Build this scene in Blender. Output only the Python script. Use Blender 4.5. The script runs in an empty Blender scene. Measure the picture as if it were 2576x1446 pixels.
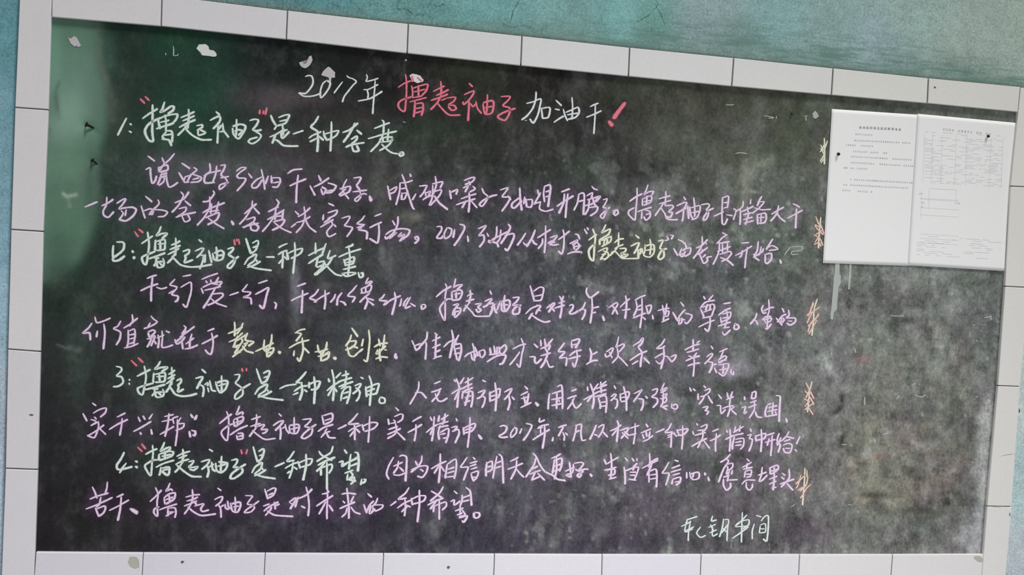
import bpy, bmesh, math, random
import numpy as np
from mathutils import Matrix, Vector

random.seed(7)
rng = np.random.default_rng(11)
S = bpy.context.scene
COL = S.collection

# ------------------------------------------------------------------ camera
# pose solved from the tile joints; one wall tile is 0.3 m
F, RV, TV = 2300.0, (0.04473237, -0.173853212, 0.055519436), (-2.870254854, -2.137358697, 7.572801629)
U, ZTOP = 0.3, 2.15


def rodrigues(r):
    r = np.array(r, float); th = np.linalg.norm(r); k = r / th
    K = np.array([[0, -k[2], k[1]], [k[2], 0, -k[0]], [-k[1], k[0], 0]])
    return np.eye(3) + math.sin(th) * K + (1 - math.cos(th)) * K @ K


RC = rodrigues(RV)
TC = np.array(TV) * U
A = np.array([[1, 0, 0], [0, 0, -1], [0, 1, 0]], float)      # world (X,Y,Z-ZTOP) -> plane (u right, v down, w into wall)
CAM = A.T @ (-RC.T @ TC) + np.array([0, 0, ZTOP])
W2C = RC @ A
cam_data = bpy.data.cameras.new('camera')
cam = bpy.data.objects.new('camera', cam_data); COL.objects.link(cam)
cam_data.sensor_width = 36.0
cam_data.lens = 36.0 * F / 2576.0
cam_data.clip_start = 0.05
rot = (np.diag([1, -1, -1]) @ W2C).T
m = Matrix([list(rot[i]) + [CAM[i]] for i in range(3)] + [[0, 0, 0, 1]])
cam.matrix_world = m
S.camera = cam

# ------------------------------------------------------------------ light
world = bpy.data.worlds.new('world'); S.world = world; world.use_nodes = True
world.node_tree.nodes['Background'].inputs[0].default_value = (0.97, 0.98, 1.0, 1)
world.node_tree.nodes['Background'].inputs[1].default_value = 0.18
sun_d = bpy.data.lights.new('sun', 'SUN'); sun_d.energy = 2.45; sun_d.angle = math.radians(16)
sun_d.color = (1.0, 0.985, 0.95)
sun = bpy.data.objects.new('sun', sun_d); COL.objects.link(sun)
sun.rotation_euler = Vector((0.55, -1.0, 2.2)).to_track_quat('Z', 'Y').to_euler()
# broad soft fill light added low in front of the board, no real source, past the edge of the view
fill_d = bpy.data.lights.new('fill_light', 'AREA'); fill_d.shape = 'DISK'; fill_d.size = 0.9
FILL_POS, FILL_E = (1.27, -2.10, 0.85), 0.48  # position and strength of the added fill light
fill_d.energy = FILL_E * math.pi ** 2 * FILL_POS[1] ** 2
fill_d.color = (0.985, 0.98, 1.0)
fill = bpy.data.objects.new('fill_light', fill_d); COL.objects.link(fill)
fill.location = FILL_POS; fill.rotation_euler = (math.pi / 2, 0, 0)
S.view_settings.view_transform = 'Standard'
S.view_settings.look = 'None'
S.view_settings.gamma = 1.0
S.view_settings.exposure = 0.0
S.view_settings.use_curve_mapping = False
S.cycles.transparent_max_bounces = 32


# ------------------------------------------------------------------ helpers
def lin(c):
    c = np.asarray(c, float) / 255.0
    return np.where(c <= 0.04045, c / 12.92, ((c + 0.055) / 1.055) ** 2.4)


LIT = 0.80          # a typical irradiance / pi on the wall


def alb(c):
    return np.clip(lin(c) / LIT, 0.002, 0.95)


def lit_at(X, Z):
    """irradiance / pi that the three lights give at a point of the wall; turns a measured tone into a paint colour"""
    r2 = (X - FILL_POS[0]) ** 2 + (Z - FILL_POS[2]) ** 2 + FILL_POS[1] ** 2
    return 0.18 + 0.315 + FILL_E * FILL_POS[1] ** 4 / r2 ** 2


def P(px, py, w=0.0):
    """point where the line of sight through pixel (px,py) meets the plane w metres behind the tile faces"""
    d = W2C.T @ np.array([(px - 1288) / F, (py - 723) / F, 1.0])
    k = (w - CAM[1]) / d[1]
    return CAM + k * d


def pix(V):
    q = (V - CAM) @ W2C.T
    return 1288 + F * q[:, 0] / q[:, 2], 723 + F * q[:, 1] / q[:, 2]


def board_w(X):
    return 0.0101 + 0.0006 * X / 2.6


def PB(px, py, off=0.0):
    w = 0.011
    for _ in range(2):
        w = board_w(P(px, py, w)[0])
    return P(px, py, w - off)


def mesh_obj(name, verts, faces, mat=None, parent=None, smooth=False, label=None, kind=None, cat=None, group=None, origin=None):
    verts = np.asarray(verts, float)
    o0 = np.array(origin, float) if origin is not None else (verts.mean(0) if len(verts) else np.zeros(3))
    me = bpy.data.meshes.new(name)
    me.from_pydata((verts - o0).tolist(), [], faces)
    if smooth:
        me.polygons.foreach_set('use_smooth', [True] * len(me.polygons))
    me.update()
    if mat: me.materials.append(mat)
    o = bpy.data.objects.new(name, me); COL.objects.link(o)
    if parent is not None:
        o.parent = parent
        o.location = Vector(o0) - parent.matrix_world.translation
        if parent.parent is None:
            o.location = Vector(o0) - Vector(parent.location)
    else:
        o.location = o0
    tag(o, label, cat, group, kind)
    return o


def tag(o, label=None, cat=None, group=None, kind=None):
    for k, v in (('label', label), ('category', cat), ('group', group), ('kind', kind)):
        if v: o[k] = v


def set_col(me, cols, name='paint'):
    a = me.attributes.new(name, 'FLOAT_COLOR', 'POINT')
    c = np.ones((len(me.vertices), 4)); c[:, :cols.shape[1]] = cols
    a.data.foreach_set('color', c.ravel())


def set_float(me, vals, name):
    a = me.attributes.new(name, 'FLOAT', 'POINT')
    a.data.foreach_set('value', np.asarray(vals, float))


class NT:
    def __init__(s, name):
        s.m = bpy.data.materials.new(name); s.m.use_nodes = True
        s.n = s.m.node_tree.nodes; s.l = s.m.node_tree.links
        s.b = s.n['Principled BSDF']

    def node(s, t, **k):
        n = s.n.new(t)
        for a, v in k.items():
            if a.startswith('i_'):
                key = a[2:]; n.inputs[int(key) if key.isdigit() else key].default_value = v
            else: setattr(n, a, v)
        return n

    def link(s, a, b): s.l.new(a, b)

    def noise(s, scale, detail=3, rough=0.55, vec=None, stretch=None):
        n = s.node('ShaderNodeTexNoise', i_Scale=scale, i_Detail=detail, i_Roughness=rough)
        tc = s.node('ShaderNodeTexCoord')
        src = tc.outputs['Object']
        if stretch:
            mp = s.node('ShaderNodeMapping'); mp.inputs['Scale'].default_value = stretch
            s.link(src, mp.inputs[0]); src = mp.outputs[0]
        s.link(src, n.inputs['Vector'])
        return n.outputs['Fac']

    def math(s, op, a, b=None, c=None, clamp=False):
        n = s.node('ShaderNodeMath', operation=op, use_clamp=clamp)
        for i, v in enumerate((a, b, c)):
            if v is None: continue
            if isinstance(v, (int, float)): n.inputs[i].default_value = v
            else: s.link(v, n.inputs[i])
        return n.outputs[0]

    def ramp(s, fac, lo, hi, a=0.0, b=1.0):
        n = s.node('ShaderNodeMapRange'); n.interpolation_type = 'SMOOTHSTEP'
        s.link(fac, n.inputs[0])
        for i, v in zip((1, 2, 3, 4), (lo, hi, a, b)): n.inputs[i].default_value = v
        return n.outputs[0]

    def scale_col(s, col, fac):
        n = s.node('ShaderNodeVectorMath', operation='SCALE')
        s.link(col, n.inputs[0]); s.link(fac, n.inputs['Scale'])
        return n.outputs[0]

    def mix(s, fac, a, b):
        n = s.node('ShaderNodeMix', data_type='RGBA')
        for i, v in ((0, fac), (6, a), (7, b)):
            if isinstance(v, (int, float)): n.inputs[i].default_value = v
            elif isinstance(v, (tuple, list, np.ndarray)): n.inputs[i].default_value = (*[float(x) for x in v[:3]], 1)
            else: s.link(v, n.inputs[i])
        return n.outputs[2]

    def attr(s, name): return s.node('ShaderNodeAttribute', attribute_name=name)


def plain(name, c, rough=0.6, spec=0.3, vary=0.06, scale=30):
    t = NT(name)
    f = t.math('MULTIPLY_ADD', t.noise(scale), 2 * vary, 1 - vary)
    rgb = t.node('ShaderNodeRGB'); rgb.outputs[0].default_value = (*alb(c), 1)
    t.link(t.scale_col(rgb.outputs[0], f), t.b.inputs['Base Color'])
    t.b.inputs['Roughness'].default_value = rough
    t.b.inputs['Specular IOR Level'].default_value = spec
    return t.m


# board material: painted sheet, chalk dust wiped about
t = NT('board_paint')
a = t.attr('paint'); mo = t.attr('mottle')
n1 = t.noise(9, 5, 0.62)
n2 = t.noise(26, 5, 0.68, stretch=(1.0, 1, 0.6))
n3 = t.noise(120, 3, 0.65, stretch=(1.0, 1, 0.85))
n4 = t.noise(420, 1, 0.5)
s1 = t.math('ADD', t.math('MULTIPLY', t.math('SUBTRACT', n1, 0.5), 2.2), t.math('MULTIPLY', t.math('SUBTRACT', n2, 0.5), 3.0))
s2 = t.math('ADD', s1, t.math('MULTIPLY', t.math('SUBTRACT', n3, 0.5), 2.8))
s3 = t.math('ADD', s2, t.math('MULTIPLY', t.math('SUBTRACT', n4, 0.5), 1.3))
f = t.math('ADD', t.math('MULTIPLY', s3, mo.outputs['Fac']), 1.0)
f = t.math('MAXIMUM', f, 0.25)
hue = t.noise(5, 3, 0.6)
c0 = t.scale_col(a.outputs['Color'], f)
cl = t.ramp(t.noise(13, 8, 0.72, stretch=(1.0, 1, 0.75)), 0.47, 0.74)
dust = t.math('MULTIPLY', t.math('MULTIPLY', cl, mo.outputs['Fac']), 0.16)
dv = t.node('ShaderNodeCombineXYZ')
for q_ in range(3): t.link(dust, dv.inputs[q_])
sp = t.ramp(t.noise(260, 3, 0.6), 0.66, 0.80)
dust = t.math('ADD', dust, t.math('MULTIPLY', t.math('MULTIPLY', sp, mo.outputs['Fac']), 0.22))
dv = t.node('ShaderNodeCombineXYZ')
for q_ in range(3): t.link(dust, dv.inputs[q_])
ad = t.node('ShaderNodeVectorMath', operation='ADD'); t.link(c0, ad.inputs[0]); t.link(dv.outputs[0], ad.inputs[1]); c0 = ad.outputs[0]
tint = t.mix(t.ramp(hue, 0.38, 0.62), (0.97, 1.02, 0.98), (1.02, 0.985, 1.03))
mm = t.node('ShaderNodeVectorMath', operation='MULTIPLY'); t.link(c0, mm.inputs[0]); t.link(tint, mm.inputs[1])
t.link(mm.outputs[0], t.b.inputs['Base Color'])
t.b.inputs['Roughness'].default_value = 0.55
t.b.inputs['Specular IOR Level'].default_value = 0.06
BOARD = t.m

# teal wall paint
t = NT('teal_plaster')
a = t.attr('paint'); mo = t.attr('mottle')
n1 = t.noise(7, 5, 0.65); n2 = t.noise(38, 4, 0.7); n3 = t.noise(160, 3, 0.7)
s1 = t.math('ADD', t.math('MULTIPLY', t.math('SUBTRACT', n1, 0.5), 0.9), t.math('MULTIPLY', t.math('SUBTRACT', n2, 0.5), 0.9))
s2 = t.math('ADD', s1, t.math('MULTIPLY', t.math('SUBTRACT', n3, 0.5), 1.9))
f = t.math('ADD', t.math('MULTIPLY', s2, mo.outputs['Fac']), 1.0)
c0 = t.scale_col(a.outputs['Color'], f)
pits = t.ramp(t.noise(120, 4, 0.75), 0.62, 0.70)
c1 = t.mix(t.math('MULTIPLY', pits, 0.45), c0, alb((45, 85, 90)))
pale = t.ramp(t.noise(14, 5, 0.7), 0.55, 0.72)
c2 = t.mix(t.math('MULTIPLY', pale, 0.22), c1, alb((160, 180, 190)))
dr = t.attr('dirt').outputs['Fac']
st = t.ramp(t.noise(34, 5, 0.7, stretch=(0.22, 1, 1.8)), 0.42, 0.62)
c3 = t.mix(t.math('MULTIPLY', t.math('MULTIPLY', st, dr), 0.85), c2, alb((92, 124, 114)))
st2 = t.ramp(t.noise(60, 5, 0.7, stretch=(0.3, 1, 1.6)), 0.60, 0.74)
c4 = t.mix(t.math('MULTIPLY', t.math('MULTIPLY', st2, dr), 0.5), c3, alb((158, 168, 164)))
t.link(c4, t.b.inputs['Base Color'])
t.b.inputs['Roughness'].default_value = 0.7
t.b.inputs['Specular IOR Level'].default_value = 0.15
bp = t.node('ShaderNodeBump', i_Strength=0.25, i_Distance=0.004); t.link(t.noise(55, 5, 0.7), bp.inputs['Height']); t.link(bp.outputs[0], t.b.inputs['Normal'])
TEAL = t.m

# tiles: glazed, attribute tint per object
t = NT('glazed_tile')
a = t.node('ShaderNodeObjectInfo')
f = t.math('MULTIPLY_ADD', t.noise(160, 3, 0.6), 0.12, 0.94)
f = t.math('MULTIPLY', f, t.math('MULTIPLY_ADD', t.noise(5, 3), 0.08, 0.96))
c1 = t.scale_col(a.outputs['Color'], f)
t.link(c1, t.b.inputs['Base Color'])
t.b.inputs['Roughness'].default_value = 0.35
t.b.inputs['Specular IOR Level'].default_value = 0.12
TILE = t.m


def chalk_mat(name, c, c2, thr=0.30):
    t = NT(name)
    e = t.attr('edge').outputs['Fac']
    g = t.noise(520, 2, 0.6)
    g2 = t.noise(1500, 1, 0.5)
    v = t.math('ADD', e, t.math('MULTIPLY', t.math('SUBTRACT', g, 0.5), 1.5))
    v = t.math('ADD', v, t.math('MULTIPLY', t.math('SUBTRACT', g2, 0.5), 0.9))
    al = t.ramp(v, thr - 0.12, thr + 0.2)
    t.link(al, t.b.inputs['Alpha'])
    t.link(t.mix(t.ramp(v, thr, thr + 0.75), alb(c2), alb(c)), t.b.inputs['Base Color'])
    t.b.inputs['Roughness'].default_value = 0.9
    t.b.inputs['Specular IOR Level'].default_value = 0.0
    return t.m


CHALK = {
    'w': chalk_mat('white_chalk', (222, 228, 228), (170, 178, 180)),
    'g': chalk_mat('pale_green_chalk', (228, 238, 229), (158, 186, 170)),
    'l': chalk_mat('lilac_chalk', (240, 216, 240), (182, 142, 190)),
    'r': chalk_mat('red_chalk', (222, 132, 148), (166, 68, 86)),
    'y': chalk_mat('yellow_chalk', (228, 230, 212), (184, 187, 158)),
    'o': chalk_mat('orange_chalk', (236, 206, 192), (196, 140, 126)),
    'f': chalk_mat('faint_chalk', (196, 198, 190), (150, 152, 146)),
}
CNAME = {'w': 'white', 'g': 'pale green', 'l': 'lilac', 'r': 'red', 'y': 'pale yellow', 'o': 'orange and cream', 'f': 'faint white'}

# ------------------------------------------------------------------ traced outlines of the setting (photo pixels)
B_TOP = [(129, 42), (405, 65), (720, 98), (1024, 133), (1310, 164), (1580, 191), (1841, 216), (2092, 238), (2333, 259), (2562, 281)]
B_BOT = [(90, 1388), (360, 1390), (667, 1392), (965, 1393), (1244, 1394), (1515, 1395), (1764, 1395), (2013, 1395), (2246, 1395), (2475, 1394)]
B_LEFT = [(129, 42), (121, 273), (114, 446), (108, 579), (101, 881), (99, 1000), (94, 1179), (90, 1388)]
B_RIGHT = [(2562, 281), (2543, 469), (2529, 721), (2511, 971), (2484, 1274), (2475, 1394)]


def edge(pts, key, v):
    """x(y) or y(x) along an outline"""
    k = np.array([p[key] for p in pts], float); o = np.array([p[1 - key] for p in pts], float)
    return np.interp(v, k, o)


# ------------------------------------------------------------------ the wall
top_edge = [(-200, -90), (131, -48), (405, -11), (500, 0), (860, 43), (1310, 90), (1720, 135), (2092, 172), (2333, 197), (2568, 219), (2900, 250)]
LEFT_OUT = [(52, -60), (49, 0), (38, 270), (32, 446), (28, 577), (20, 880), (17, 1000), (14, 1180), (4, 1446), (2, 1500)]
RIGHT_OUT = [(2625, 224), (2606, 469), (2590, 721), (2566, 971), (2545, 1274), (2530, 1440), (2526, 1500)]
WALL_W = 0.0145
xs = np.arange(-1.5, 4.2, 0.009); zs = np.arange(ZTOP - 2.1, ZTOP + 0.95, 0.009)
nx, nz = len(xs), len(zs)
X, Z = np.meshgrid(xs, zs)
V = np.stack([X.ravel(), np.full(X.size, WALL_W), Z.ravel()], 1)
# uneven plaster
V[:, 1] += 0.0012 * np.sin(V[:, 0] * 9 + 1.3 * np.sin(V[:, 2] * 7)) * np.sin(V[:, 2] * 11 + 0.7)
px, py = pix(V)
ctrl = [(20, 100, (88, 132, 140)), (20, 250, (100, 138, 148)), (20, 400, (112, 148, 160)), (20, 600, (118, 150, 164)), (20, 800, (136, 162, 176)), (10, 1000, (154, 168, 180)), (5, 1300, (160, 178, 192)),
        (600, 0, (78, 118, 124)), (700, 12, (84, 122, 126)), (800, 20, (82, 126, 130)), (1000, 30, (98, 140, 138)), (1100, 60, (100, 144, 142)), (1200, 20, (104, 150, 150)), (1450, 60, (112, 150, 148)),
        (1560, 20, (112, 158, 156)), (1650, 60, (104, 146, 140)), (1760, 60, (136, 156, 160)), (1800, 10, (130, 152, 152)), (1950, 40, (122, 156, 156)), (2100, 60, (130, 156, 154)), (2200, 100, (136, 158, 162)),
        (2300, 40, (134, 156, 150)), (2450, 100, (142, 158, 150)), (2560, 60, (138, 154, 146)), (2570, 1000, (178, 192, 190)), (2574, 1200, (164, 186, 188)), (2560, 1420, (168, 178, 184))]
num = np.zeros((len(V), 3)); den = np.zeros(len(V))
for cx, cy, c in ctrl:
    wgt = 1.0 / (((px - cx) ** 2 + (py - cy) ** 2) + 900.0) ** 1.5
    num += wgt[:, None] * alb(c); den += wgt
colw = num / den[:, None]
dist = np.interp(px, [p[0] for p in top_edge], [p[1] for p in top_edge]) - py      # >0 above the tiles
band = np.interp(px, [400, 1000, 1600, 1700, 2100, 2400, 2576], [10, 18, 42, 58, 62, 46, 26])
wob = 1 + 0.35 * np.sin(px * 0.011) + 0.25 * np.sin(px * 0.031 + 1)
dirt = np.clip(1.25 - dist / (band * wob), 0, 1) * (dist > -30)
dirt = np.where(px < 300, 0, dirt)
colw = colw * (1 - 0.62 * dirt[:, None]) + alb((98, 118, 112)) * 0.62 * dirt[:, None]
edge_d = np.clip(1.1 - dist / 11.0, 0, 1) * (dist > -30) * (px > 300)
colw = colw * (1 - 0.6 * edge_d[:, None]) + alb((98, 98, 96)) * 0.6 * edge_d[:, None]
IX, IZ = np.meshgrid(np.arange(nx - 1), np.arange(nz - 1))
base = (IZ * nx + IX).ravel()
faces = np.stack([base, base + 1, base + nx + 1, base + nx], 1)
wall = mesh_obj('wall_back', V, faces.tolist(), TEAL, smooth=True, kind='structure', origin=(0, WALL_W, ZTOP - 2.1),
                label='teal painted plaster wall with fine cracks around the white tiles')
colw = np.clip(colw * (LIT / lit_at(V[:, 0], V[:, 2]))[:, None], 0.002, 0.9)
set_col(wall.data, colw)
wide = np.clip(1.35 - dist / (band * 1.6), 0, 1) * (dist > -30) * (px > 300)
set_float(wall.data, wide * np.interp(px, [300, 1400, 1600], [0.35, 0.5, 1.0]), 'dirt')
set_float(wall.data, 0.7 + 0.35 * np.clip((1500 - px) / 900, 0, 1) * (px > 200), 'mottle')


def quad_box(q, w0, w1, bev=0.0012):
    """box over four pixel corners (tl,tr,br,bl) from depth w0 (front) to w1, with a chamfered front rim"""
    f = [P(x, y, w0) for x, y in q]
    c = sum(f) / 4
    def inset(p, d):
        v = p - c; v2 = np.array([math.copysign(max(abs(v[0]) - d, 0), v[0]), 0, math.copysign(max(abs(v[2]) - d, 0), v[2])])
        return c + v2
    rim = [p + np.array([0, bev, 0]) for p in f]
    face = [inset(p, bev) for p in f]
    back = [p + np.array([0, w1 - w0, 0]) for p in f]
    v = face + rim + back
    fs = [(0, 3, 2, 1)]
    for i in range(4):
        j = (i + 1) % 4
        fs += [(i, j, 4 + j, 4 + i), (4 + i, 4 + j, 8 + j, 8 + i)]
    fs.append((8, 9, 10, 11))
    return v, fs


TILES = {}


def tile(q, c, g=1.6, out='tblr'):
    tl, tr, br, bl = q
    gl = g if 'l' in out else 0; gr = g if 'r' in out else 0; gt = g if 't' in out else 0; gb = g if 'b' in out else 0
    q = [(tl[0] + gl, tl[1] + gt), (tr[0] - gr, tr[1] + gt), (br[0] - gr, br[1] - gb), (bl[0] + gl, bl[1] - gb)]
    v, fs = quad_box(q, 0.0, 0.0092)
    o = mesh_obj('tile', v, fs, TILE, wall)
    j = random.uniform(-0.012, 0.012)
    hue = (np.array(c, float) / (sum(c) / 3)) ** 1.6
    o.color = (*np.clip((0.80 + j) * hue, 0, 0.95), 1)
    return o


# dark mortar bed behind the tiles, seen in the joints
GROUT = plain('mortar', (98, 96, 94), 0.9, 0.05, 0.15, 60)
def strip(pa, pb, wa, n=14):
    vs, fs = [], []
    for i in range(n + 1):
        k = i / n
        for L in (pa, pb):
            d = np.linspace(0, 1, len(L))
            vs.append(P(np.interp(k, d, [p[0] for p in L]), np.interp(k, d, [p[1] for p in L]), wa))
    for i in range(n):
        fs.append((2 * i, 2 * i + 2, 2 * i + 3, 2 * i + 1))
    return vs, fs


vs, fs = [], []
for (a_, b_) in (
        ([(131, -44), (500, 5), (1310, 94), (2092, 176), (2568, 223)], [(129, 38), (500, 76), (1310, 160), (2092, 234), (2562, 277)]),
        ([(90, 1391), (667, 1395), (1515, 1398), (2475, 1397)], [(84, 1466), (660, 1466), (1510, 1466), (2470, 1466)]),
        ([(52, -28), (38, 270), (28, 577), (20, 880), (13, 1180), (5, 1460)], [(126, -28), (118, 273), (106, 577), (98, 880), (91, 1180), (82, 1460)]),
        ([(2568, 224), (2547, 469), (2532, 721), (2514, 971), (2487, 1274), (2474, 1460)], [(2620, 230), (2600, 469), (2586, 721), (2562, 971), (2541, 1274), (2528, 1460)])):
    v, f_ = strip(a_, b_, 0.0025)
    fs += [tuple(i + len(vs) for i in q) for q in f_]; vs += v
for (a_, b_) in (        # the thicker bed between tile and wall, kept clear of the board
        ([(60, -50), (500, 7), (1310, 96), (2092, 178), (2612, 228)], [(60, 12), (500, 56), (1310, 140), (2092, 214), (2600, 262)]),
        ([(30, 1410), (667, 1412), (1515, 1415), (2530, 1412)], [(30, 1462), (660, 1462), (1510, 1462), (2524, 1462)]),
        ([(54, -28), (42, 270), (32, 577), (24, 880), (17, 1180), (9, 1460)], [(100, -28), (98, 273), (88, 577), (80, 880), (73, 1180), (64, 1460)]),
        ([(2586, 232), (2567, 469), (2552, 721), (2530, 971), (2506, 1274), (2494, 1460)], [(2616, 234), (2600, 469), (2584, 721), (2560, 971), (2539, 1274), (2526, 1460)])):
    v, f_ = strip(a_, b_, 0.0088); w_, _ = strip(a_, b_, 0.0146)
    b0 = len(vs); n_ = len(v); vs += v + w_
    fs += [tuple(i + b0 for i in q) for q in f_]
    k_ = n_ // 2
    for i in range(k_ - 1):
        for s_ in (0, 1):
            p_ = b0 + 2 * i + s_
            fs.append((p_, p_ + 2, p_ + 2 + n_, p_ + n_))
    fs.append((b0, b0 + 1, b0 + 1 + n_, b0 + n_)); fs.append((b0 + n_ - 2, b0 + n_ - 1, b0 + 2 * n_ - 1, b0 + 2 * n_ - 2))
mesh_obj('mortar_bed', vs, fs, GROUT, wall)

TOPJ = [((130, -48), (129, 42)), ((407, -11), (405, 65)), ((723, 27), (720, 98)), ((1027, 60), (1024, 133)), ((1313, 91), (1310, 164)), ((1584, 120), (1581, 191)),
        ((1846, 146), (1841, 216)), ((2096, 172), (2092, 238)), ((2336, 197), (2333, 259)), ((2568, 219), (2562, 281))]
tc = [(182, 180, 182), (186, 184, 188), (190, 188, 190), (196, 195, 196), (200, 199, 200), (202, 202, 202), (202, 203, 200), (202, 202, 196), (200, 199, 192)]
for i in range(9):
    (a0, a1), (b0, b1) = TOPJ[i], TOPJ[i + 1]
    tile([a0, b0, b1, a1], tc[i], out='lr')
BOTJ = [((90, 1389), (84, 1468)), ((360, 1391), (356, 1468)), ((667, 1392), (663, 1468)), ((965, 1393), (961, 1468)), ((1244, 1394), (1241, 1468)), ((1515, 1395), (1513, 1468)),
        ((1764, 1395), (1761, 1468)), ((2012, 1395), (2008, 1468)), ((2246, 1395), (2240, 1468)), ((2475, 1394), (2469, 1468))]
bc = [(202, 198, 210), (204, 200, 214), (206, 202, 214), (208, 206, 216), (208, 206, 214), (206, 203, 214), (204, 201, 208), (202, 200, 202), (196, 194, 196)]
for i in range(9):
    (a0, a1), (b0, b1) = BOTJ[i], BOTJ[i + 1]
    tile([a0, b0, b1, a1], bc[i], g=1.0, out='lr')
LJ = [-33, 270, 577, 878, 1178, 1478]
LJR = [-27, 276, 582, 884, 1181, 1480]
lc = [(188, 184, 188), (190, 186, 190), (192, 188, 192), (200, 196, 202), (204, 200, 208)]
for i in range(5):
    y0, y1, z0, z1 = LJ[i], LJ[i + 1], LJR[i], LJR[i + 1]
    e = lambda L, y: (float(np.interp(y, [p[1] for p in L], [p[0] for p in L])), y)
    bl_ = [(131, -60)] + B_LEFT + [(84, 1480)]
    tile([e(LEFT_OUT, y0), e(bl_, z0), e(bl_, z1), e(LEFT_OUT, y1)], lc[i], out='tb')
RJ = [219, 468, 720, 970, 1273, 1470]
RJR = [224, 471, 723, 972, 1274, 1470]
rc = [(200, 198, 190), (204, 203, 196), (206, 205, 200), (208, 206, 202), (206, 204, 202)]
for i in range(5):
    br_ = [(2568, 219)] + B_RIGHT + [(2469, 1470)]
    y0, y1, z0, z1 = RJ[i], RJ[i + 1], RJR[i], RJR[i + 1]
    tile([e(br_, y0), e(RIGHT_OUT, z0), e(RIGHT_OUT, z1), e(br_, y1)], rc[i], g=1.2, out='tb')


# ------------------------------------------------------------------ ribbons (chalk strokes, cracks)
def smooth_line(pts, step=2.2):
    p = np.array(pts, float)
    if len(p) == 1: p = np.array([p[0] - (1, 1), p[0] + (1, 1)])
    if len(p) == 2:
        n = max(2, int(np.hypot(*(p[1] - p[0])) / step))
        return p[0] + (p[1] - p[0]) * np.linspace(0, 1, n + 1)[:, None]
    q = np.vstack([2 * p[0] - p[1], p, 2 * p[-1] - p[-2]])
    out = []
    for i in range(1, len(q) - 2):
        n = max(1, int(round(np.hypot(*(q[i + 1] - q[i])) / step)))
        for k in range(n):
            u = k / n
            a0, a1, a2, a3 = q[i - 1], q[i], q[i + 1], q[i + 2]
            t1, t2 = (a2 - a0) * 0.42, (a3 - a1) * 0.42
            h = u * u * (3 - 2 * u)
            out.append(a1 + (a2 - a1) * h + t1 * (u ** 3 - 2 * u * u + u) + t2 * (u ** 3 - u * u))
    out.append(p[-1])
    return np.array(out)


def ribbon(line, wpx, place, off, V_, F_, E_, jit=0.10):
    """strip of five points across; the edge attribute falls from 1 in the middle to 0 at the rim"""
    L = smooth_line(line)
    d = np.gradient(L, axis=0) if len(L) > 1 else np.array([[1, 0]])
    ln = np.hypot(d[:, 0], d[:, 1]) + 1e-6
    n = np.stack([-d[:, 1] / ln, d[:, 0] / ln], 1)
    tn = d / ln[:, None]
    L = np.vstack([L[0] - tn[0] * wpx * 0.45, L, L[-1] + tn[-1] * wpx * 0.45]); n = np.vstack([n[0], n, n[-1]])
    k = len(L)
    ph = random.uniform(0, 6)
    w = wpx * (1 + jit * np.sin(np.arange(k) * 0.45 + ph) + jit * 0.7 * np.sin(np.arange(k) * 1.1 + ph * 2))
    tp = np.minimum(np.minimum(np.arange(k) / 4.0, (k - 1 - np.arange(k)) / 2.5), 1) * 0.3 + 0.7; dn = np.abs(np.concatenate([[tn[0, 1]], tn[:, 1], [tn[-1, 1]]])); w *= tp * (0.82 + 0.26 * np.linspace(0, 1, k)) * (0.86 + 0.26 * dn) * random.uniform(0.88, 1.12); w[0] *= 0.5; w[-1] *= 0.5
    b0 = len(V_)
    for i in range(k):
        cap = 0.0 if i in (0, k - 1) else 1.0
        for s_, e_ in ((-1, 0), (-0.45, 0.85), (0.45, 0.85), (1, 0)):
            q = L[i] + n[i] * s_ * w[i] * 0.5 * 1.35
            V_.append(place(q[0], q[1], off)); E_.append(e_ * cap)
    for i in range(k - 1):
        for c_ in range(3):
            a_ = b0 + i * 4 + c_
            F_.append((a_, a_ + 1, a_ + 5, a_ + 4))


# cracks in the plaster
t = NT('crack_dark')
e_ = t.attr('edge').outputs['Fac']
t.link(t.ramp(t.math('ADD', e_, t.math('MULTIPLY', t.math('SUBTRACT', t.noise(120, 3), 0.5), 2.4)), 0.3, 1.2, 0, 0.7), t.b.inputs['Alpha'])
t.b.inputs['Base Color'].default_value = (*alb((48, 88, 94)), 1); t.b.inputs['Roughness'].default_value = 0.9
CRACK = t.m
cracks = [[(880, 0), (890, 10), (903, 22), (912, 34)], [(1018, 18), (1030, 28), (1046, 38), (1058, 35), (1074, 36), (1092, 46)], [(1002, 0), (1000, 22), (1030, 28)],
          [(1308, 0), (1300, 14), (1290, 30), (1284, 52)], [(1652, 18), (1660, 30), (1666, 46), (1672, 62)], [(1652, 18), (1638, 30), (1622, 44), (1602, 56)],
          [(760, 20), (775, 32), (790, 26), (806, 40)], [(1262, 58), (1290, 68), (1320, 64), (1346, 72)], [(930, 12), (950, 8), (972, 16)], [(1650, 0), (1656, 10), (1652, 18)],
          [(1080, 8), (1100, 14), (1120, 10)], [(840, 8), (850, 16), (868, 20)]]
for cl in cracks:
    V_, F_, E_ = [], [], []
    jl = [cl[0]]
    for a_, b_ in zip(cl, cl[1:]):
        mx = ((a_[0] + b_[0]) / 2 + random.uniform(-2.5, 2.5), (a_[1] + b_[1]) / 2 + random.uniform(-2.5, 2.5)); jl += [mx, b_]
    ribbon(jl, 2.1, lambda x, y, o: P(x, y, WALL_W - 0.0016 - o), 0, V_, F_, E_, 0.3)
    o = mesh_obj('crack', V_, F_, CRACK, wall); set_float(o.data, E_, 'edge')

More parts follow.
